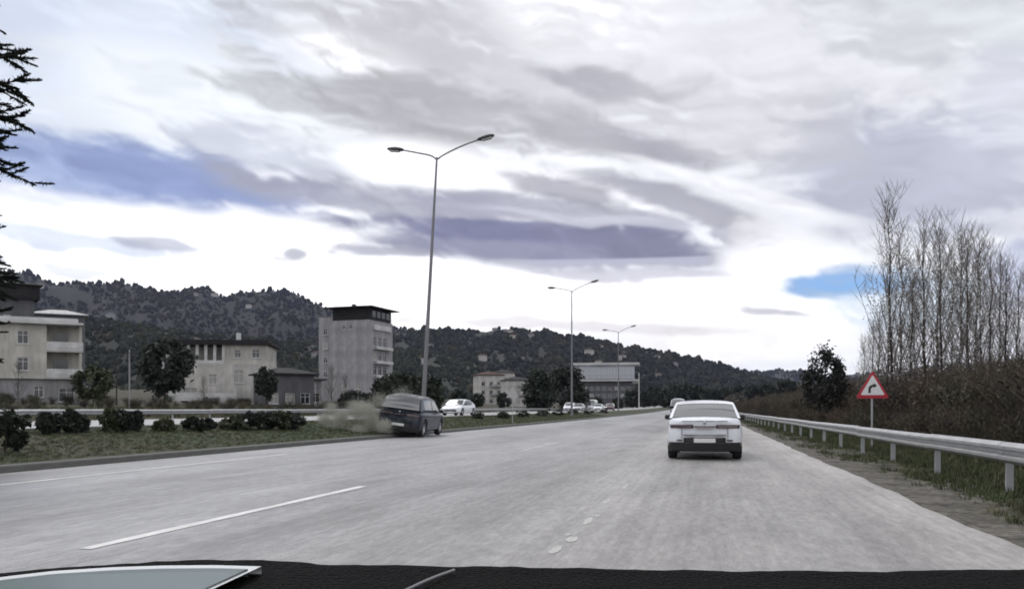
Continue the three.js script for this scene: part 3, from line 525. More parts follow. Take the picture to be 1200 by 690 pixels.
// ------------------------------------------------------------------ guard rails
function guardRail(label, x, d0, d1, y0, turn, stepL = 4) {
  const t = thing('guard_rail', label, 'guard rail', new THREE.Vector3(x, 0, 0));
  const pr = [[0, 0.31], [-0.03, 0.3], [-0.082, 0.255], [-0.082, 0.215], [-0.01, 0.175], [-0.01, 0.135], [-0.082, 0.095], [-0.082, 0.055], [-0.03, 0.01], [0, 0]];
  const s = new THREE.Shape(); pr.forEach(([a, b], i) => i ? s.lineTo(a * turn, b) : s.moveTo(a * turn, b)); [...pr].reverse().forEach(([a, b]) => s.lineTo((a + 0.012) * turn, b)); s.closePath();
  const beam = new THREE.ExtrudeGeometry(s, { depth: stepL + 0.12, bevelEnabled: false }), post = mergeGeometries([box(0.1, 1.3, 0.05, 0.09 * turn, 0.02, 0), box(0.06, 0.22, 0.07, 0.02 * turn, 0.57, 0)]);
  for (let d = d0, k = 0; d < d1; d += stepL, k++) {
    const b = mesh('beam', beam, M.steel, t), ya = rise(Math.max(0, d)) + y0, yb = rise(Math.max(0, d + stepL)) + y0; b.position.set(((k % 2) ? -0.003 : 0.003) * turn, ya + 0.44 + 0.008 * Math.sin(k * 1.7), -d + 0.06); b.rotation.y = Math.PI; b.scale.x = -1; b.rotation.x = -Math.atan2(yb - ya, stepL) * 1; b.rotation.y = Math.PI; b.scale.set(-1, 1, 1);
    const p = mesh('post', post, M.dullSteel, t); p.position.set(0, ya, -d);
  }
  return t;
}
guardRail('galvanised steel guard rail along the right verge below the bare trees', 4.35, -6, 250, -0.03, 1);
guardRail('pale guard rail along the far side of the opposite road', -31.4, 18, 200, 0.45, -1, 4);

// ------------------------------------------------------------------ warning sign
{
  const p = at(1023, 460, 27), t = thing('warning_sign', 'triangular red bordered bend warning sign behind the guard rail', 'road sign', new THREE.Vector3(p.x, G(p.x, -p.z), p.z), 0.1), gy = G(p.x, -p.z), cy = 1.56 - gy;
  const tri = (a, r) => { const s = new THREE.Shape(), h = a * Math.sqrt(3) / 2, v = [[-a / 2, 0], [a / 2, 0], [0, h]]; for (let k = 0; k < 3; k++) { const [x, y] = v[k], [x2, y2] = v[(k + 1) % 3], [x0, y0] = v[(k + 2) % 3], l = a; const ax = x + (x0 - x) * r / l, ay = y + (y0 - y) * r / l, bx = x + (x2 - x) * r / l, by = y + (y2 - y) * r / l; k ? s.lineTo(ax, ay) : s.moveTo(ax, ay); s.quadraticCurveTo(x, y, bx, by); } s.closePath(); return s; };
  mesh('pole', new THREE.CylinderGeometry(0.03, 0.03, cy + 1.0, 10).translate(0, (cy + 1.0) / 2 - 0.1, -0.05), M.dullSteel, t);
  const pl = mesh('sign_plate', new THREE.ExtrudeGeometry(tri(1.02, 0.09), { depth: 0.02, bevelEnabled: false }).translate(0, cy, 0), M.signRed, t);
  mesh('sign_field', new THREE.ExtrudeGeometry(tri(0.74, 0.06), { depth: 0.004, bevelEnabled: false }).translate(0, cy + 0.105, 0.0205), M.signWhite, pl);
  const c = new THREE.Shape(); c.moveTo(-0.13, 0.17); c.lineTo(-0.06, 0.17); c.lineTo(-0.06, 0.27); c.quadraticCurveTo(-0.055, 0.35, 0.03, 0.37); c.lineTo(0.03, 0.33); c.lineTo(0.13, 0.4); c.lineTo(0.03, 0.48); c.lineTo(0.03, 0.435); c.quadraticCurveTo(-0.13, 0.42, -0.13, 0.28); c.closePath();
  mesh('bend_symbol', new THREE.ExtrudeGeometry(c, { depth: 0.004, bevelEnabled: false }).translate(0, cy, 0.0255), M.black, pl);
  // the sign on the median, its grey back to us
  const q = at(644, 466, 62), b = thing('warning_sign', 'grey back of a triangular road sign on the median', 'road sign', new THREE.Vector3(-13.7, medY(-13.7, -q.z), q.z), 0.1);
  mesh('pole', new THREE.CylinderGeometry(0.03, 0.03, 2.5, 8).translate(0, 1.25, 0.04), M.dullSteel, b);
  const bp = mesh('sign_plate', new THREE.ExtrudeGeometry(tri(0.95, 0.09), { depth: 0.02, bevelEnabled: false }).translate(0, 1.85, 0.075), std(rgb(0.45, 0.44, 0.44), 0.5), b);
  mesh('brace', [box(0.6, 0.04, 0.02, 0, 2.05, 0.105), box(0.3, 0.04, 0.02, 0, 2.35, 0.105)], M.dullSteel, bp);
}

// ------------------------------------------------------------------ buildings
const camTurn = (p) => Math.atan2(-p.x, -p.z);
function facade(w, h, holes, depth = 0.3) { const s = new THREE.Shape(); s.moveTo(-w / 2, 0); s.lineTo(w / 2, 0); s.lineTo(w / 2, h); s.lineTo(-w / 2, h); s.closePath(); for (const [x, y, a, b] of holes) { const q = new THREE.Path(); q.moveTo(x - a / 2, y); q.lineTo(x - a / 2, y + b); q.lineTo(x + a / 2, y + b); q.lineTo(x + a / 2, y); q.closePath(); s.holes.push(q); } const g = new THREE.ExtrudeGeometry(s, { depth, bevelEnabled: false }); g.translate(0, 0, -depth); const p = g.attributes.position, u = g.attributes.uv; for (let i = 0; i < p.count; i++) u.setXY(i, (p.getX(i) + p.getZ(i)) / 5, p.getY(i) / 5); return g; }
let paneNo = 0; const curtain = phy(rgb(0.3, 0.29, 0.27), 0.25);
function windowAt(parent, x, y, w, h, z, mat = M.frame, turn = 0, cx = 0, cz = 0) {
  const put = (g) => { g.rotateY(turn); return g.translate(cx, 0, cz); }, f = 0.07;
  const fr = mesh('window', [[w, f, 0, f / 2], [w, f, 0, h - f / 2], [f, h - 2 * f, -w / 2 + f / 2, h / 2], [f, h - 2 * f, w / 2 - f / 2, h / 2], [f * 0.8, h - 2 * f, 0, h / 2], [w - 2 * f, f * 0.7, 0, h * 0.68]].map(([a, b, p, q], i) => put(box(a, b, i > 3 ? 0.05 : 0.08, x + p, y + q, z - 0.1))), mat, parent);
  mesh('pane', put(box(w - 0.05, h - 0.05, 0.02, x, y + h / 2, z - 0.14)), h2(paneNo++, 7) < 0.3 ? curtain : M.glass, fr); mesh('sill', put(box(w + 0.16, 0.06, 0.16, x, y - 0.03, z + 0.02)), mat, fr); return fr;
}
function block(t, w, h, d, cy, front, rightSide, mat, name = 'wall', leftSide = []) { // box of facades; front faces +z
  const gs = [facade(w, h, front).translate(0, cy, d / 2), facade(d - 0.6, h, rightSide).rotateY(Math.PI / 2).translate(w / 2, cy, 0), facade(d - 0.6, h, leftSide).rotateY(-Math.PI / 2).translate(-w / 2, cy, 0), facade(w, h, []).rotateY(Math.PI).translate(0, cy, -d / 2), box(w - 0.5, 0.2, d - 0.5, 0, cy + h - 0.1, 0), box(w - 0.6, h - 0.2, 0.05, 0, cy + h / 2 - 0.1, d / 2 - 1.0)];
  const m = mesh(name, gs, mat, t);
  for (const [x, y, a, b] of front) windowAt(t, x, y + cy, a, b, d / 2);
  for (const [x, y, a, b] of rightSide) windowAt(t, x, y + cy, a, b, 0, M.frame, Math.PI / 2, w / 2, 0);
  for (const [x, y, a, b] of leftSide) windowAt(t, x, y + cy, a, b, 0, M.frame, -Math.PI / 2, -w / 2, 0);
  return m;
}
function hipRoof(w, d, h, over, y) { const a = w / 2 + over, b = d / 2 + over, r = Math.max(0.1, a - b * 0.9), P = [[-a, 0, b], [a, 0, b], [a, 0, -b], [-a, 0, -b], [-r, h, 0], [r, h, 0], [-a, -0.2, b], [a, -0.2, b], [a, -0.2, -b], [-a, -0.2, -b]], Fc = [[0, 1, 5], [0, 5, 4], [1, 2, 5], [2, 3, 4], [2, 4, 5], [3, 0, 4], [6, 7, 1], [6, 1, 0], [7, 8, 2], [7, 2, 1], [8, 9, 3], [8, 3, 2], [9, 6, 0], [9, 0, 3], [6, 8, 7], [6, 9, 8]], p = [], u = []; for (const f of Fc) for (const i of f) { p.push(P[i][0], P[i][1] + y, P[i][2]); u.push(P[i][0] / 3, P[i][2] / 3); } const g = new THREE.BufferGeometry(); g.setAttribute('position', new THREE.Float32BufferAttribute(p, 3)); g.setAttribute('uv', new THREE.Float32BufferAttribute(u, 2)); g.computeVertexNormals(); return g; }
{ // A: three storey house with balconies
  const p = at(30, 472, 100); p.y = G(p.x, -p.z) - 0.3; const t = thing('apartment_house', 'beige three storey house with stacked balconies at its right end', 'house', p, camTurn(p) - 0.04), base = 2.6 + 2.1 - p.y;
  block(t, 10.6, base, 8, 0, [[-3.6, 0.9, 1.3, 1.2], [1.4, 0.8, 1.0, 1.3], [4.2, 0.3, 1.6, 1.6]], [], M.grey);
  const up = block(t, 8.2, 6.2, 9, base, [[-2.4, 0.8, 1.3, 1.35], [-2.4, 3.9, 1.3, 1.35], [1.75, 0.9, 1.1, 1.5], [1.75, 3.9, 1.1, 1.5]], [[1.5, 0.2, 1.4, 2.1], [1.5, 3.2, 1.4, 2.1]], M.beige); 
  const k = [up]; t.children.filter((c) => c.name === 'window').forEach((c, i) => { if (i >= 3) c.position.x = -1.9; }); up.position.x = -1.9;
  mesh('wall', [box(3.6, 6.2, 6.5, 4.0, base + 3.1, -1.2), box(0.28, 6.2, 0.28, 5.65, base + 3.1, 4.3)], M.beige, t);
  for (let s = 0; s < 2; s++) { const b = mesh('balcony', [box(3.7, 0.2, 2.6, 4.05, base + 0.1 + 3.1 * s, 3.3)], M.cream, t); mesh('parapet', [box(3.7, 0.95, 0.14, 4.05, base + 0.68 + 3.1 * s, 4.55), box(0.14, 0.95, 2.3, 5.84, base + 0.68 + 3.1 * s, 3.3)], M.pale, b); mesh('door', box(1.5, 2.1, 0.08, 3.6, base + 1.3 + 3.1 * s, 2.12), M.glass, t); }
  mesh('roof', [box(12, 0.25, 10.2, -0.05, base + 6.32, 0.1), box(11.2, 0.5, 0.2, -0.2, base + 6.7, 4.6)], M.pale, t);
  mesh('chimney', box(0.7, 1.2, 0.7, -2, base + 7, -1), M.grey, t);
}
{ // dark roofed house up the slope behind A
  const p = at(-8, 472, 128); p.y = G(p.x, -p.z) - 0.3; const t = thing('dark_house', 'tall dark roofed house rising behind the beige balcony house', 'house', p, camTurn(p) + 0.1);
  block(t, 9.5, 14.5, 9, 0, [[-2.5, 10.5, 1.3, 1.4], [2.5, 10.5, 1.3, 1.4], [0, 7, 1.3, 1.4]], [[0, 10.5, 1.2, 1.3]], M.greyDark); mesh('roof', [hipRoof(9.5, 9, 1.3, 1.0, 16.7), box(10.8, 2.2, 10.2, 0, 15.6, 0)], M.roofDark, t);
}
{ // low hall with pale roof farther up
  const p = at(68, 400, 230); p.y = G(p.x, -p.z) - 0.3; const h = at(68, 371, 230).y - p.y, t = thing('pale_hall', 'low hall with pale metal roof on the slope above the beige house', 'hall', p, camTurn(p));
  block(t, 12.5, h, 10, 0, [[-3, h - 3, 1.6, 1.4], [0, h - 3, 1.6, 1.4], [3, h - 3, 1.6, 1.4]], [], M.greyDark); mesh('roof', hipRoof(12.5, 10, 1.6, 0.9, h + 0.2), M.roofPale, t);
}
{ // B: house with a columned upper terrace
  const p = at(268, 472, 130); p.y = G(p.x, -p.z) - 0.2; const t = thing('terrace_house', 'pale two storey house with columned upper terrace behind the dark tree', 'house', p, camTurn(p) - 0.2), h1 = at(0, 428, 130).y - p.y, h2 = at(0, 406, 130).y - p.y;
  block(t, 13, h1, 9, 0, [[-4.6, 0.2, 2, 2.3], [-1.4, 3.0, 1.2, 1.5], [2.3, 3.2, 1.5, 1.9], [5.3, 3, 1.0, 1.3]], [[0, 3, 1.3, 1.4]], M.cream);
  block(t, 6.2, h2 - h1, 8.4, h1 + 0.002, [[-1.2, 0.9, 0.9, 1.2], [1.4, 0.9, 1.1, 1.3]], [[0, 0.9, 1.2, 1.2]], M.beige); t.children.filter((c, i) => c.position.x === 0 && i >= 6).forEach((c) => { c.position.x = 3.3; });
  for (let k = 0; k < 6; k++) mesh('column', box(0.4, h2 - h1 - 0.1, 0.4, -6.2 + k * 1.25, h1 + (h2 - h1) / 2, 4.1), M.pale, t);
  mesh('parapet', [box(6.6, 0.5, 0.18, -3.2, h1 + 0.25, 4.36), box(0.18, 0.5, 8, -6.42, h1 + 0.25, 0.2)], M.pale, t); mesh('terrace_wall', box(6, h2 - h1 - 0.2, 0.3, -3.1, h1 + (h2 - h1) / 2, -0.5), M.cream, t);
  mesh('roof', [box(14, 0.3, 10, 0, h2 + 0.1, 0), box(13, 0.5, 9, 0, h2 + 0.45, -0.3)], M.roofDark, t); mesh('chimney', box(0.6, 1.6, 0.6, 1.8, h2 + 1.1, 2), M.pale, t);
  mesh('garden_wall', [box(9, 1.1, 0.25, -2, 1.1, 8.5), box(0.4, 1.7, 0.4, -6.4, 1.4, 8.5), box(0.4, 1.7, 0.4, 2.6, 1.4, 8.5)], M.pale, t);
}
{ // C: tower block
  const D = 187, p = at(424, 474, D); p.y = G(p.x, -p.z) - 0.5; const t = thing('tower_block', 'tall grey beige apartment tower with dark penthouse roof', 'tower block', p, camTurn(p) - 0.52), H = at(0, 378, D).y - p.y, n = 6, st = H / n;
  const fr = [], sd = []; for (let f = 1; f < n; f++) for (const x of [2.4]) { } for (const x of [-1.5, 0.3]) fr.push([x, H - 1.9, 0.8, 1.0]); fr.push([-1.2, st * 1.2, 1.2, 1.4], [2, st * 1.2, 1.2, 1.4], [-1.2, 0.9, 1.3, 1.5], [2, 0.9, 1.3, 1.5]);
  for (let f = 2; f < n - 1; f++) for (const x of [-2.6, -0.4, 1.8]) sd.push([x, st * f + 0.7, 1.5, 2.0]); for (const x of [-2.6, 1.8]) sd.push([x, st + 0.6, 1.3, 1.6]);
  block(t, 9.4, H, 10.6, 0, fr, sd, M.grey);
  mesh('wall', [box(3.8, H + 1.0, 9, -6.6, (H + 1.0) / 2, -0.6)], M.grey, t); for (let f = 2; f < 6; f++) windowAt(t, -6.8, st * f + 0.2, 1.1, 1.4, 4.04);
  for (let f = 2; f < n - 1; f++) mesh('balcony', [box(0.9, 0.16, 7.4, 5.15, st * f + 0.1, -0.3), box(0.1, 0.5, 7.4, 5.55, st * f + 0.4, -0.3)], M.pale, t);
  mesh('fascia', box(0.25, 1.1, 7.6, 4.86, H - 1.4, -0.4), M.pale, t);
  const ph = mesh('penthouse', box(8.9, 2.6, 9.8, 0.1, H + 1.3, 0), M.roofDark, t); for (let k = 0; k < 4; k++) mesh('pane', box(0.06, 1.3, 1.5, 4.6, H + 1.4, -3.3 + k * 2.1), M.glass, ph);
  mesh('roof', hipRoof(9.4, 10.4, 0.8, 1.2, H + 2.85), M.roofDark, t); mesh('chimney', box(0.7, 1.4, 0.7, -2, H + 3.4, 0), M.greyDark, t);
}
{ // D: big pale commercial building
  const D = 450, p = at(709, 480, D); p.y = G(p.x, -p.z) - 1; const t = thing('commercial_building', 'long pale grey commercial building with banded cladding beyond the evergreens', 'building', p, camTurn(p) - 0.05), H = at(0, 428, D).y - p.y, W = 31;
  const wn = []; for (let k = 0; k < 9; k++) for (const y of [H - 13.2, H - 17]) wn.push([-12.8 + k * 3.2, y, 2.2, 1.8]);
  block(t, W, H - 8, 16, 0, wn.filter((q) => q[1] > 1), [], M.greyDark);
  for (let k = 0; k < 10; k++) mesh('cladding_panel', rbox(W / 10 - 0.05, 5.6, 0.5, -W / 2 + W / 20 + k * W / 10, H - 4.6, 8.4, 0.05), M.clad, t);
  mesh('wall', box(W - 0.2, 7.9, 15.6, 0, H - 4.05, 0), M.clad, t); mesh('roof', [box(W + 3, 1.2, 18, 1, H + 0.3, 0)], M.pale, t); mesh('canopy', box(W + 3, 0.8, 2.5, 1, H - 8.3, 9.4), M.pale, t);
  mesh('plant_room', box(5, 1.6, 4, -10, H + 1.7, -2), M.roofDark, t);
}
function smallHouse(name, label, cat, pos, turn, w, d, h, wall, roof, group) {
  const t = thing(name, label, cat, pos, turn, group); mesh('wall', [facade(w, h, [[-w * 0.25, h * 0.35, w * 0.14, h * 0.3], [w * 0.25, h * 0.35, w * 0.14, h * 0.3]], 0.3).translate(0, 0, d / 2), box(w - 0.02, h, d - 0.7, 0, h / 2, -0.15)], wall, t); mesh('roof', hipRoof(w, d, w * 0.16, w * 0.07, h + 0.2), roof, t); return t;
}
{
  const mid = [[332, 440, 120, 7, 4.5, 'small dark roofed house between the terrace house and the tower', M.greyDark, M.roofDark], [352, 446, 135, 5.5, 4, 'small grey house in front of the tower beside bare trees', M.grey, M.roofDark], [572, 440, 300, 9, 6, 'pale house at the left of the small cluster beside the evergreens', M.cream, M.roofRed], [590, 437, 360, 8, 4, 'taller pale house in the small cluster beside the evergreens', M.cream, M.roofDark], [604, 446, 280, 8, 4, 'low pale house at the right of the small cluster beside the evergreens', M.cream, M.roofDark]];
  for (const [px, py, D, w, h, l, wm, rm] of mid) { const p = at(px, 476, D); p.y = G(p.x, -p.z) - 0.3; const H = Math.max(h, at(px, py, D).y - p.y), t = thing('village_house', l, 'house', p, camTurn(p) + 0.25), wn = []; for (let y = 0.9; y < H - 2; y += 3) for (const f of [-0.3, 0.02, 0.32]) wn.push([f * w, y, 1.3, 1.5]); block(t, w, H, w * 0.85, 0, wn, wn.filter((q) => q[0] < 0.2 * w), wm); mesh('roof', hipRoof(w, w * 0.85, w * 0.13, 0.6, H + 0.2), rm, t); for (let y = 3.6; y < H - 2; y += 3) mesh('balcony', [box(w * 0.4, 0.15, 1.1, w * 0.18, y, w * 0.425 + 0.55), box(w * 0.4, 0.8, 0.1, w * 0.18, y + 0.4, w * 0.425 + 1.05)], M.grey, t); }
  const r = rng(404), spots = []; 
  for (let k = 0; k < 16; k++) spots.push([nearLeft, lerp(60, 540, r()), lerp(0.25, 0.95, r()), 8]); for (let k = 0; k < 22; k++) spots.push([midHill, lerp(470, 800, r()), lerp(0.3, 0.98, r()), 10]); for (let k = 0; k < 8; k++) spots.push([farRidge, lerp(20, 400, r()), lerp(0.5, 0.95, r()), 20]);
  for (const [hl, px, s, w0] of spots) { const p = hl.pt(px, s), w = w0 * (0.7 + 0.6 * r()); p.y -= 1; smallHouse('hillside_house', 'small house dotted on the dark wooded hillside', 'house', p, camTurn(p) + (r() - 0.5), w * 0.75, w * 0.6, w * 0.5 + 1, r() < 0.5 ? M.grey : M.cream, r() < 0.3 ? M.greyDark : M.roofRed, 'houses scattered over the hills'); }
}
{ // poles by the field
  for (const [px, D, h, l] of [[151, 88, 6.2, 'pale utility pole between the beige house and the dark tree'], [136, 104, 5.6, 'thin dark utility pole beside the pale one']]) { const p = at(px, 470, D); p.y = G(p.x, -p.z) - 0.2; const t = thing('utility_pole', l, 'pole', p); mesh('pole', new THREE.CylinderGeometry(0.06, 0.09, h, 8).translate(0, h / 2, 0), px > 145 ? M.grey : M.bark, t); mesh('crossarm', box(1.3, 0.1, 0.1, 0, h - 0.35, 0), M.bark, t); }
}

// ------------------------------------------------------------------ trees on the left
const DK = [0.02, 0.027, 0.016], DK2 = [0.026, 0.032, 0.024], OL = [0.045, 0.052, 0.026];
const onG = (px, D) => { const p = at(px, 480, D); p.y = G(p.x, -p.z) - 0.1; return p; };
leafTree('broad_tree', 'dark broad tree in the field in front of the terrace house', 'tree', onG(193, 76), { h: 6.6, rx: 2.3, cy: 4.0, seed: 61, col: DK2, n: 2600 });
leafTree('broad_tree', 'smaller dark tree at the right corner of the terrace house', 'tree', onG(312, 110), { h: 5.6, rx: 1.5, cy: 3.4, seed: 63, col: DK2, n: 1300 });
leafTree('broad_tree', 'dark tree left of the utility poles beside the beige house', 'tree', onG(108, 96), { h: 4.6, rx: 2.2, cy: 2.6, seed: 64, col: OL, n: 1500 });
leafTree('broad_tree', 'dark tree behind the roof of the dark car, nearer the tower', 'tree', onG(462, 92), { h: 4.8, rx: 2.6, cy: 2.6, seed: 65, col: DK, n: 2400 });
leafTree('broad_tree', 'dark tree behind the dark car, right of its neighbour', 'tree', onG(497, 84), { h: 4.4, rx: 2.1, cy: 2.4, seed: 66, col: DK, n: 2200 });
leafTree('broad_tree', 'low dark bush at the foot of the tower', 'bush', onG(418, 110), { h: 2.6, rx: 2.6, cy: 1.3, seed: 67, col: DK2, n: 1500 });
leafTree('evergreen', 'left of two dark evergreens beside the opposite road', 'tree', onG(630, 178), { h: 9.0, rx: 4.2, cy: 4.3, seed: 68, col: DK, n: 3000, leaf: 0.4, cone: 0.45 });
leafTree('evergreen', 'right and broader of two dark evergreens beside the opposite road', 'tree', onG(664, 196), { h: 10.2, rx: 6.0, cy: 4.7, seed: 69, col: DK, n: 3800, leaf: 0.45, cone: 0.35 });
{
  const r = rng(88), row = leafTree('roadside_tree', 'dark tree in the row closing the view at the end of the road', 'tree', onG(742, 330), { h: 8, rx: 4, cy: 4.2, seed: 70, col: DK, n: 1800, leaf: 0.5, group: 'row of dark trees at the end of the road' });
  for (const [px, D, s] of [[756, 380, 1.0], [768, 420, 1.35], [781, 400, 1.15], [793, 440, 1.5], [806, 470, 1.7], [820, 520, 1.6], [836, 560, 1.5], [850, 520, 1.3], [866, 500, 1.35], [884, 460, 1.2], [900, 420, 1.15], [922, 380, 1.2], [724, 300, 0.55], [700, 270, 0.5], [590, 210, 0.5], [560, 200, 0.45], [538, 190, 0.5]]) { const p = at(px, 480, D); p.y = Math.max(G(p.x, -p.z), rise(-p.z)) - 0.2; copy(row, p, r() * 6, s, px < 600 ? 'low dark bush beyond the opposite road before the pale village houses' : px < 730 ? 'low dark bush in front of the big pale building' : px > 840 ? 'dark tree beyond the guard rail where the road disappears' : undefined); }
}
{ // bare trees by the tower
  const t = thing('bare_tree', 'bare twiggy tree in front of the apartment tower', 'tree', onG(388, 116), 0, 'bare trees before the tower'); const [a, b] = bareGeo(5, 6, { nb: 26, open: 0.8, r: 0.09, twigs: 9, twigLen: 1.3 }); mesh('trunk', a, M.paleBark, t); mesh('crown', b, M.paleBark, t);
  for (const [px, D, s] of [[372, 124, 0.7], [404, 128, 0.85], [345, 118, 0.7], [238, 112, 0.6], [20, 86, 0.7]]) copy(t, onG(px, D), px, s, px === 20 ? 'bare twiggy tree in front of the beige balcony house' : px === 238 ? 'bare twiggy tree in front of the terrace house' : px === 345 ? 'bare twiggy tree beside the small grey house' : undefined);
}
// conifer standing on the median, its side branches reaching into view
{
  const D = 16.5, p = at(-62, 480, D); p.x = Math.max(p.x, -15.6); p.y = medY(p.x, -p.z) - 0.1; const t = thing('cedar_tree', 'tall cedar on the median with sparse layered branches', 'tree', p), r = rng(19), H = 10.5;
  mesh('trunk', trunkGeo(20, H, 0.16, 0, 1), M.bark, t);
  const br = [], P = [], C = []; const spray = (s, e, w) => {
    for (let k = 0; k < 90; k++) { const f = r() ** 0.7, c = new THREE.Vector3().lerpVectors(s, e, f), ln = w * (0.35 + 0.65 * Math.sin(Math.PI * Math.min(1, f * 0.85 + 0.12))), an = r() * 6.28, dv = new THREE.Vector3().subVectors(e, s).normalize().multiplyScalar(0.6 + r()).add(new THREE.Vector3(Math.cos(an), (r() - 0.45) * 0.7, Math.sin(an))).normalize(), q = c.clone().addScaledVector(dv, ln * (0.4 + 0.8 * r())), wv = new THREE.Vector3(-dv.z, 0.2, dv.x).normalize().multiplyScalar(0.014 + 0.012 * r()); const up = new THREE.Vector3(0, 0.016, 0); for (const [a] of [[wv], [up]]) { for (const v of [c.clone().sub(a), c.clone().add(a), q]) P.push(v.x, v.y, v.z); const t0 = 0.7 + 0.6 * r(); for (let i = 0; i < 3; i++) C.push(0.02 * t0, 0.03 * t0, 0.02 * t0); } }
  };
  const reach = pw([[2, 0.9], [3.2, 1.0], [3.45, 1.5], [3.75, 1.5], [4.0, 0.8], [5.6, 0.75], [5.9, 1.72], [6.4, 1.6], [6.7, 1.3], [7.0, 1.45], [7.4, 1.55], [7.9, 1.5], [8.3, 1.15], [9, 0.8], [10.3, 0.3]]);
  for (let y = 2.0, k = 0; y < H - 0.2; y += 0.17, k++) for (let m = 0; m < 4; m++) {
    const an = k * 1.1 + m * 1.571 + (r() - 0.5) * 0.7, toward = 0.5 + 0.5 * Math.cos(an + 0.35), L = reach(y) * (0.62 + 0.48 * r()) * (0.72 + 0.28 * toward), dr = -0.1 - 0.35 * r(), s = new THREE.Vector3(0, y + 0.3, 0), mid = new THREE.Vector3(Math.cos(an) * L * 0.55, y + 0.22 + dr * 0.2, Math.sin(an) * L * 0.55), e = new THREE.Vector3(Math.cos(an + 0.2) * L, y + (r() - 0.4) * 0.5, Math.sin(an + 0.2) * L);
    br.push(limb(s, mid, 0.03, 0.016, 4), limb(mid, e, 0.016, 0.005, 4)); spray(s, mid, 0.16); spray(mid, e, 0.2);
    for (let q = 0; q < 3; q++) { const b = mid.clone().lerp(e, r()), t2 = an + (r() < 0.5 ? -1 : 1) * (0.5 + 0.5 * r()), e2 = b.clone().add(new THREE.Vector3(Math.cos(t2) * 0.45, (r() - 0.55) * 0.45, Math.sin(t2) * 0.45)); br.push(limb(b, e2, 0.01, 0.004, 3)); spray(b, e2, 0.12); }
  }
  mesh('branches', br, M.bark, t);
  const g = new THREE.BufferGeometry(); g.setAttribute('position', new THREE.Float32BufferAttribute(P, 3)); g.setAttribute('color', new THREE.Float32BufferAttribute(C, 3)); g.computeVertexNormals(); mesh('foliage', g, M.darkLeaf, t);
}
// shrubs on the median
{
  const mk = (px, D, h, w, seed, col, label, n = 900) => { const p = at(px, 480, D); p.y = medY(p.x, -p.z) - 0.08; leafTree('median_shrub', label, 'shrub', p, { h: h * 0.78, rx: w * 0.85, cy: h * 0.42, seed, col, n, leaf: 0.09, clumps: 26, r: 0.025, group: 'shrubs planted along the median' }); };
  const dAt = (px, x) => x / side(px);
  const L0 = 'small dark green shrub planted on the grass median';
  for (const [px, x, h, w, c] of [[6, -14.6, 1.25, 0.5, DK], [54, -17.2, 0.85, 0.3, DK2], [66, -17.4, 0.75, 0.22, DK2], [83, -17.3, 0.95, 0.32, DK2], [96, -17.4, 0.7, 0.2, DK2], [128, -17.2, 0.95, 0.4, OL], [141, -17.0, 1.0, 0.42, DK2], [158, -17.3, 0.95, 0.28, DK2], [192, -16.8, 0.6, 0.4, OL], [226, -16.6, 0.7, 0.42, DK], [240, -16.9, 0.6, 0.42, DK2], [272, -16.6, 0.7, 0.6, OL], [290, -16.4, 0.95, 0.6, DK2], [308, -16.2, 1.0, 0.65, DK2], [326, -16.0, 1.05, 0.7, OL], [343, -15.9, 1.0, 0.6, DK2], [560, -16.5, 0.7, 0.7, DK], [590, -16.2, 0.8, 0.8, DK], [612, -16.4, 0.9, 0.9, DK], [636, -16, 0.9, 0.9, DK2], [655, -16, 0.9, 1.0, DK], [672, -16, 1.0, 1.0, DK2], [690, -16, 0.9, 1.0, DK], [708, -16, 0.9, 1.1, DK2]]) mk(px, dAt(px, x), h, w, px + 900, c, px > 500 ? 'low dark shrub on the median beyond the dark car' : c === OL ? 'olive green shrub among darker ones on the grass median' : px === 6 ? 'large dark shrub on the median below the cedar' : L0, px > 500 ? 500 : 900);
}

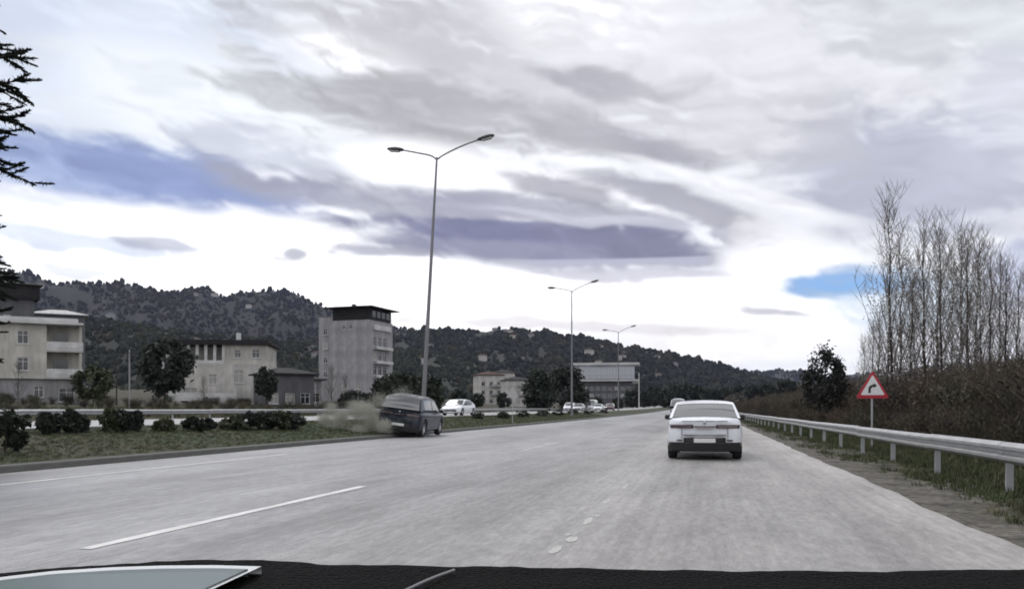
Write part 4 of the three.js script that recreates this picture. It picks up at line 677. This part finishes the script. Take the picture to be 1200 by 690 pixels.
// ------------------------------------------------------------------ right bank: bare trees, scrub, dark tree
{
  const label = 'tall slender bare tree in the row behind the guard rail', group = 'row of bare trees on the right bank', protos = [];
  const spots = [[1046, 40, 10.6], [1057, 42, 9.0], [1040, 46, 7.6], [1084, 39, 9.0], [1096, 43, 8.8], [1104, 37, 8.6], [1116, 41, 8.0], [1124, 38, 8.4], [1135, 36, 7.8], [1141, 42, 8.6], [1150, 38, 7.5], [1160, 36, 7.0], [1170, 40, 7.4], [1180, 36, 6.4], [1189, 39, 6.4], [1072, 44, 7.0], [1012, 46, 4.6], [1022, 44, 5.4], [1031, 48, 6.4], [1064, 40, 7.2], [1204, 36, 6]];
  for (let k = 0; k < 5; k++) { const [tr, br] = bareGeo(200 + k * 7, 9, { r: 0.07 + 0.01 * k, nb: 30 + k * 2, reach: 1.25, open: 0.27 + 0.03 * k, twigs: 8, twigLen: 1.25, from: 0.08 }); const t = new THREE.Group(); mesh('trunk', tr, M.bark, t); const cr = mesh('crown', br, M.twig, t); const lv = crown(300 + k, 1.0, 3.6, 1.0, 620, 0.05, [0.55, 0.54, 0.52], 120).translate(0, 5.0, 0); mesh('dry_leaves', lv, M.darkLeaf, cr); protos.push(t); }  // leaf flecks coloured pale to imitate bright sky showing between the twigs
  spots.forEach(([px, D, h], k) => { const p = onG(px, D), o = thing('bare_poplar', label, 'tree', p, k * 1.3, group); if (!k) { o.userData.label = 'tallest bare tree of the row, standing just behind the warning sign'; } protos[k % 5].children.forEach((c) => o.add(c.clone())); const s = (h - p.y * 0.3) / 9; o.scale.set(s * 1.05, s, s * 1.05); });
  leafTree('broad_tree', 'dark leafy tree beside the warning sign behind the guard rail', 'tree', onG(966, 46), { h: 4.7, rx: 1.25, cy: 2.7, seed: 91, col: [0.022, 0.024, 0.02], n: 3200, leaf: 0.1, clumps: 60 });
  leafTree('broad_tree', 'lower dark bush left of the warning sign', 'bush', onG(992, 48), { h: 2.6, rx: 1.0, cy: 1.4, seed: 92, col: [0.03, 0.028, 0.024], n: 1500, leaf: 0.09 });
  // scrub
  const gs = [], r = rng(9); for (let k = 0; k < 46; k++) { const a = r() * 6.28, t = 0.15 + 0.6 * r(), L = 0.6 + 0.6 * r(), s = new THREE.Vector3((r() - 0.5) * 0.3, 0, (r() - 0.5) * 0.3), e = s.clone().add(new THREE.Vector3(Math.cos(a) * Math.sin(t) * L, Math.cos(t) * L, Math.sin(a) * Math.sin(t) * L)); gs.push(limb(s, e, 0.012, 0.004, 3)); for (let q = 0; q < 4; q++) { const b = s.clone().lerp(e, 0.3 + 0.65 * r()); gs.push(limb(b, b.clone().add(new THREE.Vector3((r() - 0.5) * 0.5, 0.1 + 0.3 * r(), (r() - 0.5) * 0.5)), 0.007, 0.003, 3)); } }
  const lf = crown(93, 0.6, 0.5, 0.6, 220, 0.032, [1, 1, 1], 20).translate(0, 0.6, 0); lf.deleteAttribute('color'); lf.setAttribute('uv', new THREE.Float32BufferAttribute(new Float32Array(lf.attributes.position.count * 2), 2));
  const geo = mergeGeometries([...gs.map((g) => g.toNonIndexed()), lf]), mats = [], cols = [], mm = new THREE.Matrix4(), pal = [[0.075, 0.06, 0.045], [0.05, 0.042, 0.036], [0.06, 0.058, 0.036], [0.09, 0.07, 0.05]];
  for (let k = 0; k < 5200; k++) { const d = 6 + 210 * r() ** 1.7, x = lerp(6.3, 22 + d * 0.05, r() ** 1.3), s = (0.9 + 1.1 * r()) * (x < 7.6 ? 0.6 : 1); mm.compose(new THREE.Vector3(x, G(x, d) - 0.05, -d), _q.setFromAxisAngle(_up, r() * 6.28), new THREE.Vector3(s * 1.2, s, s * 1.2)); mats.push(mm.clone()); const c = pal[Math.floor(r() * 4)], v = 0.7 + 0.6 * r(); cols.push(rgb(c[0] * v, c[1] * v, c[2] * v)); }
  stuff('bramble_scrub', geo, std(rgb(1, 1, 1), 1, { side: THREE.DoubleSide }), mats, cols, 'tangled brown scrub covering the bank behind the guard rail', 'scrub');
  const m2 = [], c2 = []; for (let k = 0; k < 1500; k++) { const d = 14 + 130 * r(), x = lerp(-80, -33.5, r() ** 0.8), s = 0.35 + 0.75 * r() * sstep(-34, -48, x); if (fbm(x * 0.12 + 3, d * 0.12, 3) < 0.47) continue; mm.compose(new THREE.Vector3(x, G(x, d) - 0.05, -d), _q.setFromAxisAngle(_up, r() * 6.28), new THREE.Vector3(s * 1.3, s, s * 1.3)); m2.push(mm.clone()); const c = pal[Math.floor(r() * 4)], v = 0.6 + 0.6 * r(); c2.push(rgb(c[0] * v, c[1] * v * 1.1, c[2] * v)); }
  stuff('field_scrub', geo, std(rgb(1, 1, 1), 1, { side: THREE.DoubleSide }), m2, c2, 'low brown scrub in the field before the houses', 'scrub');
  // pale stones in the scrub
  for (let k = 0; k < 4; k++) { const p = at(1082 + k * 7, 488, 26.5); p.y = G(p.x, -p.z) + 0.05; const g = mergeVertices(new THREE.IcosahedronGeometry(0.1, 1).deleteAttribute('uv').deleteAttribute('normal')), a = g.attributes.position; for (let i = 0; i < a.count; i++) { const v = 0.75 + 0.5 * h2(i, k); a.setXYZ(i, a.getX(i) * v * 1.3, a.getY(i) * v * 0.8, a.getZ(i) * v); } const f = g.toNonIndexed(); f.computeVertexNormals(); f.setAttribute('uv', new THREE.Float32BufferAttribute(new Float32Array(f.attributes.position.count * 2), 2)); const m = mesh(numbered('pale_stone'), f, M.stone, scene); m.position.copy(p); m.userData = { label: 'small pale stone lying in the scrub behind the guard rail', category: 'stone', group: 'pale stones in the scrub' }; }
}
// ------------------------------------------------------------------ grass tufts
{
  const r = rng(55), P = [], bl = 14; for (let k = 0; k < bl; k++) { const a = r() * 6.28, l = 0.5 + 0.5 * r(), b = 0.25 + 0.5 * r(), x = (r() - 0.5) * 0.8, z = (r() - 0.5) * 0.8, w = 0.05, c = Math.cos(a), s = Math.sin(a); P.push(x - s * w, 0, z + c * w, x + s * w, 0, z - c * w, x + c * b * l, l, z + s * b * l); }
  const g = new THREE.BufferGeometry(); g.setAttribute('position', new THREE.Float32BufferAttribute(P, 3)); g.computeVertexNormals();
  const mats = [], cols = [], mm = new THREE.Matrix4(), add = (x, y, d, s, c) => { mm.compose(new THREE.Vector3(x, y, -d), _q.setFromAxisAngle(_up, r() * 6.28), new THREE.Vector3(s * 1.3, s, s * 1.3)); mats.push(mm.clone()); const v = 0.7 + 0.6 * r(); cols.push(rgb(c[0] * v, c[1] * v, c[2] * v)); };
  const pal = [[0.06, 0.078, 0.03], [0.08, 0.09, 0.04], [0.115, 0.107, 0.065], [0.048, 0.066, 0.026]];
  for (let k = 0; k < 26000; k++) { const d = 4 + 120 * r() ** 1.6, x = 3.1 + 4.2 * r() ** 0.8, n = fbm(x * 0.7, d * 0.3 + 7, 3); if (r() > sstep(2.9, 4.7, x + (n - 0.5) * 3)) continue; add(x, G(x, d) - 0.01, d, 0.05 + 0.13 * r() * (n + 0.3) + (x > 4.6 ? 0.08 * r() : 0), pal[Math.floor(r() * 4)]); }
  for (let k = 0; k < 26000; k++) { const d = 2 + 120 * r() ** 1.4, x = lerp(-18.4, -13.3, r()); add(x, medY(x, d) - 0.01, d, 0.03 + 0.07 * r(), pal[Math.floor(r() * 4)]); }
  for (let k = 0; k < 9000; k++) { const d = 8 + 120 * r(), x = lerp(-60, -32, r()); add(x, G(x, d) - 0.01, d, 0.1 + 0.25 * r(), pal[1 + Math.floor(r() * 2)]); }
  stuff('grass', g, std(rgb(1, 1, 1), 0.95, { side: THREE.DoubleSide }), mats, cols, 'rough winter grass on the median and the verges', 'grass');
}

// ------------------------------------------------------------------ the car that carries the camera: dashboard along the foot of the windscreen
{
  const o = addCar('camera_car', car('sedan', M.navy, { noCabin: true }), 'dark car interior: black dashboard top along the bottom with a pale reflection built as an added slab', 'car', new THREE.Vector3(0.35, 0, 0.62), 0);
  const edge = pw([[-400, 690], [-60, 676], [0, 671], [70, 665], [130, 661], [190, 657], [250, 655], [310, 655.5], [350, 658], [375, 661], [500, 662], [640, 664], [760, 667], [900, 668], [1010, 669], [1100, 667], [1200, 666], [1500, 668]]);
  const W2L = (v) => [v.x - 0.35, v.y, v.z - 0.62];
  const nu = 160, rows = [[0.64, 0.5], [0.625, 0.05], [0.615, 0.012], [0.606, 0.002], [0.6, 0], [0.592, 0], [0.58, 0.0012], [0.56, 0.002], [0.52, 0.003], [0.46, 0.006], [0.38, 0.02], [0.32, 0.05], [0.3, 0.12]];
  const g = gridGeo(nu, rows.length - 1, (i, j) => { const px = lerp(-380, 1420, i / nu), [t, drop] = rows[j], e = at(px, edge(px) + (fbm(px * 0.03, 4, 3) - 0.5) * 2.4, 0.6), q = at(px, 480, t); q.y = Math.max(0.9, e.y - (j === 0 ? 0.16 : drop) - 0.001 * fbm(px * 0.05, j, 2)); return W2L(q); }, (q) => [q[0] * 9, q[2] * 9]);
  mesh('dashboard', g, M.dash, o);
  const rib = (pts, r, mat, name, t = 0.57) => mesh(name, new THREE.TubeGeometry(new THREE.CatmullRomCurve3(pts.map(([px, py]) => { const y = dashY(px) + r * 0.6, q = at(px, 480, (EYE - y) * F / (py - HORIZON)); q.y = y; return new THREE.Vector3(...W2L(q)); })), 24, r, 6), mat, o);
  const dashY = (px) => at(px, edge(px), 0.6).y;
  rib([[532, 668], [505, 678], [466, 696]], 0.0011, M.lampSteel, 'wiper_arm');
  // a pale reflection on it, built as an added thin slab with a bright rim
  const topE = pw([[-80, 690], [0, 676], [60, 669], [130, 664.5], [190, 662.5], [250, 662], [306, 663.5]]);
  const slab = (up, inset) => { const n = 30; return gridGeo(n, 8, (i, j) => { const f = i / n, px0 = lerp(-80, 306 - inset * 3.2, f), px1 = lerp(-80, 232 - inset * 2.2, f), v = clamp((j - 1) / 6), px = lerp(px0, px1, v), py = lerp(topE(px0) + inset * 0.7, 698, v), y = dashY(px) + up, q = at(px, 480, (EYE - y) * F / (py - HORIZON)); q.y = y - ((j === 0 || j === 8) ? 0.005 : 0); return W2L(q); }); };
  const pn = mesh('reflection_slab', slab(0.003, 0), M.reflectionRim, o); mesh('reflection_slab_face', slab(0.0042, 5), M.reflectionFace, pn);
}
renderer.render(scene, camera);
